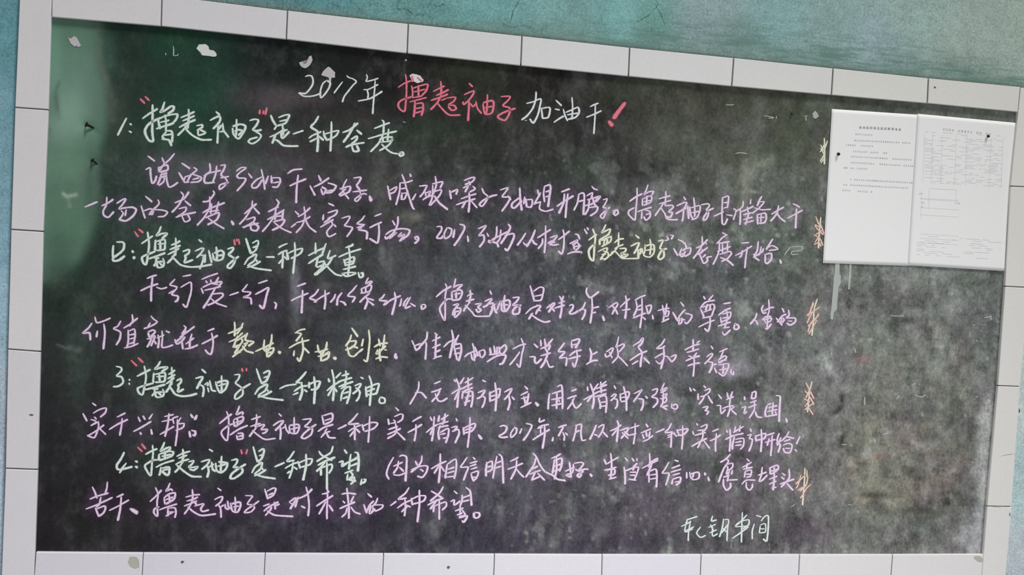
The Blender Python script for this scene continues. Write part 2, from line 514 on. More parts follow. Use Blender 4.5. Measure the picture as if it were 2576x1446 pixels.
TRACE = """
L title
@700 180
c w
2 275 50 300 40 335 45 350 85 345 130 310 185 270 220 205 215/205 215 250 245 310 250 370 240 430 218
0 490 88 450 120 425 190 428 262 470 225 510 165 522 115 490 88
1 645 105 610 150 562 215
7 690 42 710 60 745 70 785 100 750 140 710 190 665 250 645 305
年 888 30 897 62 885 98 940 88 1005 68/860 182 910 178 1003 130/892 180 905 228 900 275/805 296 925 270 1045 200/975 90 968 200 958 310 950 425
c r
撸t 1280 30 1290 100 1290 220 1283 310 1272 398 1240 390 1212 360 1210 320 1245 285 1340 255/1208 158 1265 120 1335 92/1345 45 1352 100/1400 60 1440 95/1342 145 1352 200 1350 262/1350 170 1420 145 1502 128 1490 190 1445 240/1365 205 1430 190 1475 178/1410 140 1412 250/1352 262 1400 255 1445 245/1325 305 1400 285 1490 262/1375 295 1372 380 1362 455/1380 325 1450 318 1458 380 1440 440/1375 375 1448 360/1370 420 1440 400
起t 1635 100 1640 170 1638 240/1560 200 1620 170 1672 145/1590 240 1650 215 1712 182/1535 290 1620 262 1705 228/1638 240 1602 310 1535 382/1600 315 1650 375 1720 435 1830 437/1640 290 1690 270/1700 265 1782 258 1765 300 1712 335 1768 340 1790 375 1745 390 1712 352
袖t 1920 118 1955 152/1872 232 1925 208 1968 195 1960 230 1915 290 1868 330 1860 305/1920 300 1916 400 1910 495/1932 320 1960 352 1992 318/1988 300 2005 370 2045 420/2105 230 2102 330 2095 420/2060 320 2072 400 2090 430 2150 412 2168 320 2145 292 2065 312/2080 362 2155 350
子t 2242 252 2330 250 2312 290 2262 342 2330 368 2322 430 2280 490 2215 465 2218 440 2290 402 2385 370
@1200 200
c w
加t 500 240 560 225 640 195 635 260 610 360 567 436 532 398/595 125 590 200 560 290 505 362 450 405/648 288 655 350 660 392/655 290 725 280 735 310 715 380 662 390
油t 795 210 850 262/785 296 830 306/775 430 825 395 872 368/868 298 885 360 910 415/955 180 962 280 955 400/895 330 960 302 1015 280 1028 330 990 380 915 400/910 355 965 345 1015 338
干t 1140 272 1175 255 1220 238/1100 380 1170 352 1250 315/1190 260 1187 380 1175 545
c r
!t *2 1490 235 1430 312 1375 390/1328 422 1342 440 1362 462
L heading_a
@200 230
c r
“ 612 75 655 118/660 50 700 90
c g
1 472 270 430 350 385 438/508 325 522 335/500 400 522 412
撸 735 135 735 250 732 400 740 498 700 492 668 440 660 390 690 335 760 290 820 265/635 272 700 225 785 175/855 108 835 175 815 208 860 190 920 150 950 155 940 190 890 225/790 275 800 330 812 375/800 275 870 245 980 228 975 275 930 325 870 345/860 235 870 300 870 410/815 310 900 290/775 375 850 350 950 318/870 410 835 455 860 480/870 395 925 400 935 450 930 510/850 440 925 430/830 480 900 490 925 545
起 1098 180 1100 260 1090 340 1090 370/1020 262 1090 235 1155 205/1040 295 1100 270 1155 245/1005 360 1080 320 1165 285/1090 330 1050 380 990 440/1060 350 1090 400 1150 450 1230 485 1330 485/1180 345 1230 335 1235 360 1190 390 1200 400/1190 395 1200 440 1265 415 1215 385
袖 1375 205 1410 235/1315 290 1370 262 1410 250 1415 290 1390 330 1345 375/1395 345 1392 430 1388 520/1400 385 1425 340/1440 320 1450 390 1500 460/1410 405 1460 400/1580 282 1580 380 1570 465/1540 370 1550 430 1600 475 1650 410 1670 350 1620 330 1545 350/1560 400 1600 385 1640 400 1600 440
子 1715 292 1760 280 1800 290 1780 340 1745 385 1790 395 1830 385/1750 390 1825 440 1800 490 1740 525 1700 505 1720 480 1790 460
c r
” 1815 185 1812 225/1885 165 1870 232/1850 195 1850 225
c g
是 1925 240 1945 290 1975 338/2005 262 2060 240 2110 235 2100 270 2070 320 1990 345/2015 300 2085 285/1985 345 1960 380/1915 458 1980 430 2060 380/2040 330 2050 400 2045 440/2045 400 2090 385/2050 370 2030 430 2045 470 2110 405/1975 430 1940 520/1960 480 2000 500 2060 545 2200 550
一 2150 428 2200 410 2250 395
种 2405 250 2370 310 2330 355 2370 385 2395 400/2310 468 2350 440 2430 405/2395 395 2400 500 2392 605/2390 470 2320 505/2410 450 2455 490/2455 400 2465 450 2490 490/2465 430 2530 410 2605 395 2575 450 2490 490/2535 305 2535 400 2530 500 2525 600
@700 180
态 770 520 750 570 700 650 655 710/650 612 720 585 800 520/790 590 840 630/735 680 790 650 790 680 740 730 680 760/680 760 720 745 800 725 865 715/740 745 760 800 810 795 790 745
度 1045 490 1062 510 1058 620/968 572 1050 540 1120 515/905 675 960 660 1060 630 1190 600/1060 620 1010 720 930 805/1020 680 1085 660 1150 660/1045 640 1055 700/1110 580 1100 690/1030 710 1120 700 1150 680 1110 740 1020 795/1040 730 1090 780 1140 815 1200 828
。 1220 815 1250 810 1260 835 1230 850 1215 830 1235 822
L body_a
@200 230
c l
说 690 650 755 700/830 665 850 715/955 625 910 680 865 720/668 785 710 768 715 830 730 920 760 900 775 850/795 760 800 810/800 765 880 740 885 790 810 810/860 720 800 800/830 820 810 880 785 935/870 810 880 900 900 960 940 950 990 915/850 820 850 900 800 945/800 870 870 850/810 840 880 820
的 1030 722 1110 775/1000 815 1060 915/1050 900 1065 860 1110 850 1085 905/1150 765 1180 790 1120 840 1095 890/1130 830 1225 865 1200 905 1120 915/1060 915 1100 910/1140 885 1200 870
好 1310 725 1315 800 1270 840 1255 890 1270 920 1360 915/1380 750 1370 830 1340 915/1250 850 1310 820 1420 795/1420 745 1465 740 1450 790 1425 830 1440 860/1420 870 1500 855/1450 855 1485 900 1460 950 1410 985 1415 940 1500 915
不 1580 800 1630 765 1675 770 1620 810 1585 845 1600 870 1670 875 1655 920 1585 1000/1700 825 1735 870
如 1830 785 1850 880 1865 985/1835 860 1780 890 1735 940 1745 970 1790 960 1840 890/1900 850 1870 930/1930 850 1935 920/1935 870 2010 870 2020 910 1990 960 1940 960/1950 920 2005 910
干 2095 825 2150 790 2240 780/2115 950 2180 920 2280 880/2200 840 2185 980 2180 1120
的 2405 845 2430 900/2320 950 2370 1045/2360 960 2430 925 2510 870/2430 980 2450 1035 2480 990 2440 960/2500 920 2580 950 2540 1010 2480 1020/2490 1000 2570 990
@700 400
好 690 205 660 260 650 320 710 400/680 300 610 360/620 300 720 275 710 330 620 370/760 190 830 185 810 235 790 265 820 310/750 330 890 312/820 320 830 380 790 425 770 405 850 350 890 355
、 *1.6 920 375 935 420
喊 1100 270 1115 340 1130 410/1115 320 1190 280 1170 330 1120 350/1245 155 1270 220 1300 330 1350 480 1370 505/1225 240 1220 330 1185 460/1225 240 1290 235 1350 215/1325 150 1335 175/1385 350 1350 410/1235 300 1290 290/1245 340 1240 400/1245 345 1290 345 1270 400 1235 405
破 1420 272 1490 265/1500 265 1460 340 1425 380/1480 330 1485 370/1490 340 1530 325 1510 370/1455 410 1500 380 1560 360/1580 175 1590 260 1560 350/1550 250 1650 230 1630 290/1555 265 1550 380 1520 465/1560 330 1640 310 1620 370 1530 465/1570 370 1620 440 1705 508
嗓 1725 315 1740 400/1735 335 1800 310 1790 355/1870 215 1950 185 1975 190 1950 230 1880 255/1920 225 1930 260/1860 290 1910 270 1880 330/1960 275 1980 300 1930 330/1840 400 1920 370 1990 350/1790 460 1880 430 1980 400/1920 340 1925 420 1915 535/1890 420 1850 490/1940 420 2000 490
子 2050 295 2070 340 2110 380 2080 440 2050 475 2025 455 2070 410 2140 375 2200 360
不 2235 310 2310 290 2280 340 2255 380 2330 385 2310 440 2250 525/2310 370 2340 410
如 2430 290 2435 400 2450 515/2440 380 2360 440 2350 480 2380 490 2450 420/2480 380 2470 450/2490 400 2500 480/2500 410 2555 410 2545 480 2500 480
@1200 200
迅 610 1110 625 1180/640 1140 600 1210 575 1255/575 1250 640 1230/680 1070 670 1150 680 1230/680 1075 730 1060 740 1100 725 1200 715 1280/690 1130 740 1115/690 1180 730 1170/640 1230 630 1300 690 1325 765 1305
开 850 1130 930 1100/805 1275 870 1230 970 1170/880 1150 870 1240 825 1345/915 1150 900 1260 890 1390
膀 1025 1150 1010 1240 975 1315/1020 1160 1060 1140 1080 1170 1070 1360/1010 1230 1070 1215/1155 1075 1180 1100 1210 1110/1105 1170 1160 1140 1150 1190/1110 1210 1180 1190 1240 1175 1200 1230/1080 1270 1160 1250 1220 1190/1130 1200 1120 1300 1085 1360/1160 1180 1180 1250 1200 1270/1120 1290 1210 1280 1200 1330 1140 1370
子 1270 1210 1310 1200 1290 1250 1270 1285 1310 1300 1290 1350 1270 1395 1245 1385 1250 1360 1335 1285
。 1365 1325 1410 1312 1420 1345 1390 1365 1375 1340 1395 1330
撸l 1610 1090 1610 1180 1600 1300 1590 1410 1560 1395 1525 1355 1530 1320 1580 1290/1535 1225 1600 1180 1660 1150/1720 1060 1700 1120 1680 1155 1730 1130 1775 1125 1760 1160/1665 1200 1665 1270/1670 1200 1750 1170 1750 1230 1680 1265/1680 1230 1745 1215/1710 1170 1705 1260/1615 1330 1700 1300 1755 1285/1660 1330 1655 1400/1690 1310 1740 1330 1740 1380 1700 1415 1680 1380/1700 1360 1740 1345
起l 1900 1125 1900 1180 1890 1260/1830 1200 1900 1180 1945 1170/1835 1250 1900 1230 1950 1215/1880 1240 1840 1300 1790 1370/1850 1290 1890 1350 1920 1405 2020 1410/1890 1270 1960 1265 1975 1285 1930 1330 1965 1340 1945 1385 1910 1380
袖l 2080 1180 2100 1210/2010 1270 2080 1240 2110 1240 2080 1300 2000 1350/2080 1290 2075 1370 2065 1425/2080 1310 2110 1290/2120 1270 2130 1400/2140 1280 2150 1360 2180 1410/2180 1190 2190 1280 2190 1380/2150 1290 2240 1270 2240 1330 2210 1390 2160 1410/2160 1340 2235 1325
子l 2255 1260 2320 1250 2340 1270 2310 1310 2330 1340 2310 1400 2280 1415 2285 1380 2330 1320 2380 1295
L body_b
@200 230
一 55 1162 120 1135 180 1110
场 275 1065 270 1140 240 1200 245 1245 290 1265 345 1210/225 1150 290 1120 340 1085/375 1125 440 1085 465 1085 430 1140 400 1180 460 1170 530 1165 570 1190 540 1250 470 1300 400 1290/420 1200 440 1230 400 1290/470 1190 460 1250
的 665 1055 730 1110/620 1150 660 1275/650 1200 710 1180 740 1200 700 1240/790 1090 800 1130 740 1190/750 1195 730 1240 710 1220 760 1190 840 1195 885 1215 850 1255 790 1260
态 1020 1010 1045 1050 1000 1140 930 1215/960 1120 1050 1080 1100 1010/1060 1100 1120 1150/1000 1180 1070 1165 1060 1210 985 1260/970 1265 1050 1240 1170 1215/1030 1250 1060 1310 1110 1290 1090 1240
度 1345 1000 1355 1030 1300 1100 1240 1110/1310 1060 1310 1160 1260 1260 1185 1345/1240 1220 1330 1170 1460 1120/1330 1130 1320 1230/1400 1110 1370 1230/1290 1210 1400 1195/1270 1270 1400 1220 1380 1290 1290 1340/1290 1270 1370 1330 1455 1380
、 *1.5 1530 1305 1550 1340
态 1740 1100 1730 1170 1670 1270 1610 1335/1660 1230 1780 1130/1755 1170 1810 1230/1680 1290 1760 1265 1750 1310 1650 1370/1640 1365 1740 1340 1800 1325/1720 1340 1730 1390 1780 1400 1800 1360 1750 1320
度 1980 1085 2005 1120 1980 1170/1900 1210 2000 1160/1980 1160 1960 1250 1900 1340 1840 1410/1890 1290 1980 1240 2060 1190/1975 1210 1965 1290/2050 1190 2040 1280/1950 1260 2050 1250/1950 1310 2060 1290 2030 1350 1940 1395/1960 1320 2040 1380 2130 1420
@700 400
决 170 525 205 560/130 685 175 650/260 480 270 580 240 670 180 740/200 580 260 545 320 490/180 640 250 620 320 580/270 600 310 680 380 735
定 505 445 560 470/455 560 450 610/500 540 590 515 575 560 500 600/460 640 520 600/425 685 500 640 555 610/530 620 545 660 490 730 510 780 580 750/560 660 580 680
了 640 595 710 575 720 590 690 640 670 670 745 690 720 740 690 780
行 870 570 840 610 795 650 870 660/790 690 860 670/840 690 810 710 890 730 890 805/970 575 1035 550/920 690 980 660 1040 635/1010 650 1015 740 1000 840 960 825 920 800
为 1150 620 1175 665/1205 580 1200 660 1160 740 1090 800 1075 780/1080 760 1140 720 1240 700 1320 715 1300 770 1220 825/1190 740 1120 800/1240 740 1210 780 1270 760 1225 820
。 1370 790 1400 780 1410 810 1385 840 1370 845/1375 800 1390 810
2 1595 680 1640 680 1640 720 1595 790 1640 795 1660 770
0 1700 690 1670 750 1680 800 1730 770 1745 710 1710 690
1 1775 710 1760 790
7 1825 655 1870 670 1870 710 1820 800 1770 870
、 1905 775 1912 830
不 2015 700 2090 670 2050 730 2020 770 2065 765 2070 820 2025 885/2100 745 2115 775
妨 2200 680 2190 780 2130 840 2120 820 2200 850 2215 885/2240 710 2230 800 2190 850/2150 810 2230 770 2330 720/2315 655 2335 690 2300 760 2240 850/2280 770 2360 750 2370 790 2310 915 2280 900
L heading_b
c g
种h 90 850 40 870 5 890/0 960 50 930 90 920/50 930 45 1010 40 1095/50 1000 5 1050/60 980 90 1010/85 930 100 1010/95 950 160 920 240 900 220 950 130 1000/165 840 170 940 160 1040 150 1150
敬 375 845 375 950/480 850 440 960/305 970 400 920 470 890/305 1050 380 1000 450 960/400 980 380 1080/400 1040 460 1030 440 1090 365 1165/520 920 500 1000 580 970/550 980 500 1060 380 1165/460 1040 520 1110 580 1160 640 1175/390 1090 440 1070
重 680 890 740 870 750 855/610 985 700 945 830 905/710 890 720 1000 700 1180/660 1010 680 1070/665 1020 760 985 750 1050 670 1070/690 1040 750 1030/655 1110 780 1080/640 1150 740 1140 780 1150 690 1180 640 1150
。 805 1140 820 1190 850 1180 850 1145 830 1150
L body_a
@1460 440
c l
是 1432 225 1425 350 1425 440 1430 490 1455 495 1480 440/1425 235 1490 215 1480 330/1445 280 1480 275/1440 335 1480 320/1345 415 1400 390 1440 370/1470 400 1530 410
准 1565 375 1540 450/1540 340 1565 350/1640 265 1630 320 1560 370/1610 340 1610 430 1605 500/1715 245 1710 290/1620 370 1680 345 1740 315/1680 320 1690 400 1660 500/1640 400 1720 380/1640 450 1730 425/1650 485 1740 460
备 1825 215 1800 260 1780 310/1810 270 1850 270 1800 330 1730 385/1750 330 1830 350 1915 345/1780 395 1785 495/1780 400 1860 385 1870 440 1850 480 1800 485/1800 430 1850 425/1820 400 1815 470
大 1925 395 1980 360 2045 325/1995 310 1975 390 1915 465/1975 380 2010 430 2060 470
干 2140 290 2175 305 2205 325/2085 435 2160 395 2235 355/2175 340 2170 440 2165 535
L body_b
@1240 500 8
c l
从 660 690 590 800 490 935/850 625 790 780 680 960/610 880 650 920 690 940/790 820 830 890 885 920
树 1060 545 1060 750 1055 900 1035 1090/900 785 1030 700 1160 620/1000 800 990 900 910 1000/1150 780 1290 740 1230 830 1150 930/1120 870 1200 930 1320 915/1110 900 1180 850 1240 880/1410 620 1430 720 1430 900 1410 1040 1380 1110 1320 1050/1320 820 1430 740 1540 650/1520 660 1480 690
立 1650 710 1710 720 1745 810/1550 900 1700 835 1640 910 1600 920/1620 920 1640 1010/1770 935 1700 1010 1660 1040/1680 860 1740 940 1640 960/1500 1110 1620 1070 1785 1070 1770 1090
“ 1840 610 1895 700/1895 580 1920 620
@1460 440
c y
撸y 125 545 150 620 140 740 130 860 95 830 85 760 120 715 150 700/85 655 130 620 165 600/255 500 235 545 215 580 260 560 300 545 280 600 200 650 195 700/200 660 280 630 310 620 300 670 215 720/225 660 270 650 265 690/245 640 235 700/180 770 230 745 270 735 260 770 200 850/230 765 275 780 280 820 240 855/215 800 255 795/200 850 240 840
起y 385 580 385 650 380 720/345 680 385 650 435 640/345 740 380 720 430 700/380 720 340 770 290 815/310 780 350 770 400 820 430 840 580 840/395 740 455 740 450 770 410 790 450 800 480 800 430 830 410 780
袖y 555 605 590 635/510 715 560 690 590 685 570 740 540 790/580 750 585 840/590 760 610 740/620 740 600 790 590 800/630 790 620 740/700 645 710 720 700 800/650 700 650 760 640 810 700 825 740 780 740 710 710 700 650 715/660 760 730 745
子y 785 665 830 655 815 700 800 740 835 755 840 820 800 850 785 820 820 760 870 740
c l
” 870 620 885 650 850 660/905 605 935 610 915 645
的 985 650 1030 670 1040 690/940 740 980 810/1020 740 1000 800 1030 820 1055 770/1050 680 1065 730 1030 760/1070 740 1110 735 1100 790 1050 820/990 800 1050 790
态 1225 620 1225 700 1190 770 1135 840/1165 735 1220 710 1280 650/1230 750 1215 780 1180 800/1255 680 1270 695/1200 800 1240 760 1280 730/1200 800 1230 870 1245 890 1280 860 1275 830 1320 820/1230 830 1260 800
度 1430 580 1465 600/1480 600 1430 630 1375 690/1400 670 1395 760 1370 830 1335 900/1395 690 1440 680 1500 670/1380 770 1510 720/1430 690 1430 780/1480 680 1480 760/1400 800 1500 770 1520 790 1480 840 1420 870/1410 830 1480 860 1540 910
开 1625 685 1695 680/1560 810 1620 780 1725 715/1630 760 1620 810 1600 830/1680 730 1665 830 1655 935
始 1790 670 1780 760 1750 820 1800 860/1820 720 1800 800 1740 800/1740 830 1830 770 1840 740/1935 645 1900 700 1870 750/1870 740 1930 710 1985 745 1900 760/1860 800 1860 880/1860 800 1920 790 1920 850 1880 890 1860 880
。 *1.3 2010 855 2020 888
L chalk_scraps
c f
横 2055 805 2085 760 2110 730/2110 725 2230 720 2220 760 2130 770 2130 800 2190 795
L heading_b
@200 550
c r
“ 555 130 590 180/595 105 640 140
c g
2 375 235 430 235 450 260 440 310 400 350 340 395 345 425 400 415 455 375/340 270 335 340 340 400
: *1.5 530 325 540 335/545 385 552 398
撸h 685 135 700 250 690 350 670 460 640 440 630 390 680 360 760 330/625 250 690 205 735 175/820 80 800 130 775 170 830 150 880 150 830 200/765 215 760 300 765 320/770 230 855 210 860 270 850 310 780 320/790 255 850 250/810 220 815 310/690 405 780 375 860 345/775 380 770 440 750 475/760 400 800 395/840 400 850 440 840 480 790 490 780 440 840 430/800 440 830 470
起h 968 195 970 280 965 370/925 265 975 245 1010 225/910 310 960 290 1015 270/890 360 950 330 1000 300/965 340 930 400 885 445/930 380 970 420 1020 465 1110 485 1220 480 1330 460/1040 330 1100 310 1100 345 1060 375 1070 390 1060 440 1140 415
袖h 1200 210 1230 235/1165 325 1220 300 1250 300 1220 350 1180 390/1220 370 1250 370 1240 430 1210 505/1240 390 1270 370/1265 360 1260 440/1300 320 1320 400 1330 440/1375 285 1385 350 1380 420/1340 350 1355 410 1400 420 1440 400 1450 340 1420 320 1360 345/1380 375 1440 365
子h 1490 305 1545 290 1540 320 1500 360 1530 375/1500 370 1560 400 1560 440 1520 495 1490 490 1500 460 1560 410 1600 380
c r
” 1555 210 1565 265/1600 205 1610 255/1580 205 1585 225
c g
是h 1675 200 1700 280 1725 350/1740 245 1790 220 1800 245 1770 320 1720 350/1745 290 1790 275/1660 460 1700 400 1770 360/1740 360 1780 360 1760 420 1700 465/1760 400 1790 430/1690 490 1750 470 1820 430/1690 470 1780 500 1930 520
一 1880 385 1960 385
L body_c
c l
干 680 600 730 580 775 568/615 725 700 685 790 655/735 590 722 720 720 830
一 775 690 825 705 880 690
行 960 610 930 640 910 665 960 680 985 690/900 750 960 720/980 700 930 760 990 780 985 820 960 835/1040 580 1120 565/1020 690 1070 660 1120 640 1125 720 1100 820 1075 890 1040 860
爱 1230 610 1300 580 1390 550/1270 625 1285 645/1320 615 1325 640/1400 590 1370 640/1225 700 1245 750/1240 690 1330 650 1430 635 1400 680/1320 650 1390 660/1260 720 1350 700 1420 680/1370 690 1310 800 1245 900/1320 760 1430 750 1440 780 1360 840 1290 870/1320 800 1380 850 1480 885
一 1510 770 1600 740
行 1690 660 1660 700 1640 730 1720 740 1700 770 1650 790 1720 800 1730 860/1800 650 1890 620/1770 760 1830 730 1900 695 1880 780 1850 900 1810 870
， 1960 840 1980 860 1970 905
干 2190 680 2230 665 2275 650/2130 825 2200 790 2300 750/2245 720 2240 830 2235 950
什 2405 710 2370 760 2320 800 2370 820 2380 840/2360 840 2430 790 2515 745/2470 720 2475 820 2465 910
@700 400
么 575 1360 560 1400 525 1440/640 1345 600 1400 590 1470/620 1430 660 1444 680 1470
像 790 1270 750 1320 700 1375 770 1390 745 1440/905 1195 880 1250 930 1230 940 1240 870 1300/830 1310 870 1290 935 1270 920 1330 830 1350/840 1300 840 1350/880 1290 880 1340/920 1350 860 1400 820 1440/870 1380 900 1420 870 1510/900 1400 960 1420/910 1430 960 1470
L body_d
@200 550
c l
价 125 1050 90 1100 35 1150 100 1150 110 1220/155 990 175 1045 240 1030 310 1000/180 1130 170 1190/245 1060 255 1150 240 1310
值 415 1030 385 1080 345 1105 410 1140 405 1210 370 1270/530 965 535 1030 500 1080/445 1100 510 1060 585 1000/490 1120 490 1240 475 1300/500 1130 550 1110 560 1170 545 1260/500 1170 555 1160/500 1210 550 1200/500 1260 550 1240/450 1300 520 1285 590 1255
就 720 980 745 1010 780 1040 720 1080 650 1105/710 1050 690 1090/690 1140 740 1120 760 1140 710 1190 690 1150/680 1210 720 1200 760 1180 720 1280/725 1200 700 1260 680 1290/750 1220 770 1260/790 1170 800 1220 790 1300/830 1130 835 1200 830 1290 880 1290 940 1270/780 1200 850 1170/870 1130 905 1145
在 1050 1075 1070 1100 1030 1160/1010 1190 1070 1150 1155 1085/1070 1120 1030 1190 960 1245/960 1215 980 1260 1030 1230 1060 1190/1030 1230 1040 1310/1130 1160 1110 1240 1110 1300/1070 1260 1150 1200/1060 1310 1120 1300 1190 1270
于 1290 1130 1355 1105/1230 1260 1310 1220 1390 1175/1330 1150 1345 1250 1325 1360 1290 1350 1265 1320
c y
敬 1560 1040 1565 1120 1560 1180/1645 1050 1620 1110 1580 1160/1495 1155 1560 1130 1640 1090/1505 1240 1570 1210 1640 1150/1590 1180 1550 1290/1560 1240 1640 1190 1690 1160/1550 1290 1610 1270/1620 1200 1640 1230 1600 1290 1580 1340/1540 1290 1590 1300 1560 1350/1690 1150 1670 1220 1750 1240 1700 1280/1700 1230 1640 1310 1540 1390/1640 1280 1680 1330 1750 1350/1560 1360 1620 1340/1650 1260 1690 1250
业 1860 1220 1855 1310 1890 1340/1935 1165 1930 1230 1900 1330/1770 1335 1870 1290 1950 1250/1880 1290 1890 1390/1880 1320 1950 1300 1945 1340 1900 1390/1890 1350 1940 1340
、 *1.8 2005 1340 2020 1348
乐 2170 1150 2220 1120 2270 1110/2190 1150 2230 1160 2180 1230/2110 1300 2200 1250 2310 1220/2240 1200 2250 1320 2215 1430 2190 1400/2160 1330 2155 1380/2250 1290 2310 1350
业 2395 1270 2410 1340 2440 1350/2490 1240 2480 1300 2440 1360/2370 1340 2440 1330 2500 1310/2430 1350 2430 1430/2440 1390 2510 1340 2500 1400 2440 1430/2400 1385 2500 1360
L body_c
@820 680
c l
什 590 240 570 270 540 300 610 310 590 340 580 350/600 345 650 300 750 255/690 220 700 300 665 445
么 760 285 750 340 740 360/825 275 790 320 780 360/850 270 810 340 800 380 850 360/850 330 880 350 900 360
。 960 345 995 345 1000 370 965 390 960 350
撸m 1200 135 1215 170 1200 260 1200 380 1195 500 1160 440 1145 390 1160 350 1220 290 1270 290/1110 265 1180 205 1260 160/1305 85 1290 150 1285 170 1320 150 1370 145 1320 190/1265 220 1270 290/1270 215 1350 195 1370 230 1340 290 1270 300/1290 240 1350 230/1310 220 1310 280/1280 350 1330 340 1290 400 1275 450/1300 380 1350 380 1350 420 1300 470 1300 420 1340 410
起m 1450 200 1455 250 1440 330/1420 260 1450 240 1480 235/1410 310 1450 300 1490 290/1440 330 1400 380 1385 410/1400 350 1470 420 1510 460 1650 460/1500 340 1560 335 1530 370 1560 400 1530 420 1510 390
袖m 1650 205 1665 240/1600 310 1660 285 1670 290 1620 350 1580 370/1640 340 1680 330 1670 400 1650 450/1660 370 1700 340/1690 340 1700 400 1720 430/1800 250 1790 330 1800 410/1720 400 1760 310 1770 400 1810 410 1850 350 1840 300 1760 315/1780 350 1830 345
子m 1880 275 1940 270 1920 310 1880 350 1930 350 1950 380 1940 430 1890 440 1880 410 1910 370 1965 350
是m 2055 155 2070 210 2095 300/2090 210 2150 170 2190 180 2180 250 2160 300 2090 305/2100 260 2175 245/2010 435 2070 380 2150 350/2120 350 2160 360 2130 400 2110 440/2130 400 2160 405/2080 430 2040 490/2060 440 2130 490 2200 520 2255 510
对m 2220 380 2290 330 2300 340 2260 390 2240 420/2245 350 2300 410/2340 330 2400 310/2350 260 2370 300 2370 400 2355 480/2390 260 2370 310/2300 380 2400 350
@1240 660
@1440 700
工 -30 274 -4 264 8 275 4 300 -28 346 -10 358 22 350 60 326
作 130 240 110 290 90 310 60 330/60 325 0 360/100 310 130 320 120 370 95 415/145 95 140 140 165 185 190 190 265 135/195 190 200 300 180 450/200 300 265 285/195 350 235 340
， *1.3 305 380 320 425
对 365 295 440 245 455 265 420 320 400 360/395 270 430 310 455 360/480 290 520 250 575 205/535 175 545 240 540 330 530 405/500 320 580 310
职 630 220 680 190 735 170/640 230 650 300 615 380/650 290 690 270/655 320 695 310/610 400 680 370 735 350/700 200 700 350 680 500/740 275 760 350/745 280 790 270 790 310 770 350 750 350/710 390 735 415
、 805 370 812 410
业 905 270 925 360/950 255 935 370/860 325 910 310 975 300/920 370 915 430/920 340 970 330 965 370/920 390 970 375/900 440 970 405
的 1090 240 1120 280/1010 340 1060 430/1050 420 1100 350 1135 315/1080 400 1070 460 1100 440 1100 400/1135 350 1200 370 1190 410 1150 455 1130 440/1110 410 1130 420
尊 1320 180 1335 210/1415 170 1370 220/1285 300 1340 240 1430 220/1290 310 1320 380 1320 400/1310 290 1410 260 1430 290 1400 380/1360 260 1340 320/1390 260 1380 320/1320 340 1400 310/1310 400 1400 380/1270 490 1350 450 1430 420/1385 390 1385 460 1365 530 1330 505
重 1520 255 1590 245/1470 370 1540 320 1590 300/1550 320 1560 400 1530 500/1490 390 1500 450/1510 360 1590 340 1580 400 1500 440/1510 400 1580 390/1465 480 1590 440/1520 500 1580 490/1510 540 1530 570 1590 520
。 1640 450 1625 500 1650 515 1675 495 1665 470 1640 460
人 1855 350 1840 400 1790 460/1820 410 1850 430 1865 465
生 1920 270 1905 310 1920 350 1950 345/1975 215 1980 320 1965 380 1960 510/1925 330 1980 300 2025 290/1910 420 1960 380 2000 390/1950 440 1930 420 2000 400 1990 430 1940 450/1940 500 1960 510 2000 460
的 2110 300 2130 340/2050 400 2110 470/2060 440 2110 380 2150 360/2110 380 2100 450 2130 420 2120 400/2175 320 2180 370 2150 400/2160 400 2240 400 2240 440 2190 470 2160 450/2170 430 2210 430
L body_d
@820 680
c y
、 *1.8 80 880 100 888
创 260 580 320 665/255 650 240 700 200 760/240 715 300 710 290 750 250 780 200 800/215 770 235 850 280 865 320 830/260 760 320 780/375 690 360 760/320 830 370 790/430 600 440 700 425 850 410 915 380 900
业 530 690 545 760/590 650 580 740 570 790/485 770 540 740 620 730/520 800 510 840 600 760/540 790 540 860 550 910/590 800 610 800/500 890 560 870 620 875
c l
。 *1.6 700 840 700 870 715 880
唯 865 705 890 760 905 805/890 760 950 740 940 780 905 805/1020 620 1010 690 950 760/990 720 1010 740 1000 895/1095 630 1120 650/1070 710 1110 690 1150 670/1110 640 1105 740 1100 870/1070 780 1150 745/1090 830 1150 800/1080 890 1120 870 1165 860
有 1265 600 1280 680 1270 760 1245 880/1185 770 1240 720 1320 690/1335 650 1290 740/1320 730 1290 760 1320 900/1300 750 1355 740 1360 820 1335 910/1300 790 1350 780/1290 840 1350 830
如 1475 735 1490 800 1495 910/1395 870 1430 840 1500 810/1460 840 1480 900 1530 820/1500 770 1530 860/1545 810 1550 860 1560 870/1550 810 1590 800 1600 840 1570 880
此 1650 780 1660 850/1690 760 1700 830 1680 850/1720 770 1720 850/1640 850 1740 830 1740 770/1740 800 1800 750 1815 790 1780 840 1750 830/1620 920 1700 870 1770 850 1810 860 1780 930 1745 945
才 1965 685 1990 760 1970 850 1950 970 1920 940/1880 790 1950 755 2010 740/1950 820 1900 890 1850 950
谈 2095 740 2130 775/2050 870 2100 870 2100 910 2120 935 2170 890/2160 700 2165 760/2200 690 2210 760/2280 690 2240 740 2200 780/2160 790 2250 750 2240 800/2200 780 2230 830 2200 920 2160 980/2160 860 2260 830/2220 900 2250 970 2290 965
得 2400 730 2370 770 2340 815 2400 820 2370 860 2350 880/2350 885 2420 880 2415 960/2470 720 2475 780/2470 710 2540 690 2550 710 2510 780/2480 750 2530 740/2450 860 2500 820 2570 800/2440 890 2560 860/2520 800 2530 880 2500 970 2480 930
@1440 700
上 175 705 190 760 180 840/195 770 250 740/140 865 200 830 255 825
欢 340 740 400 700 410 710 380 770 340 790 330 760/370 740 400 800/465 590 450 660 440 690 510 660 520 680 470 740/450 700 460 780 420 830 400 850/450 770 500 820 555 880
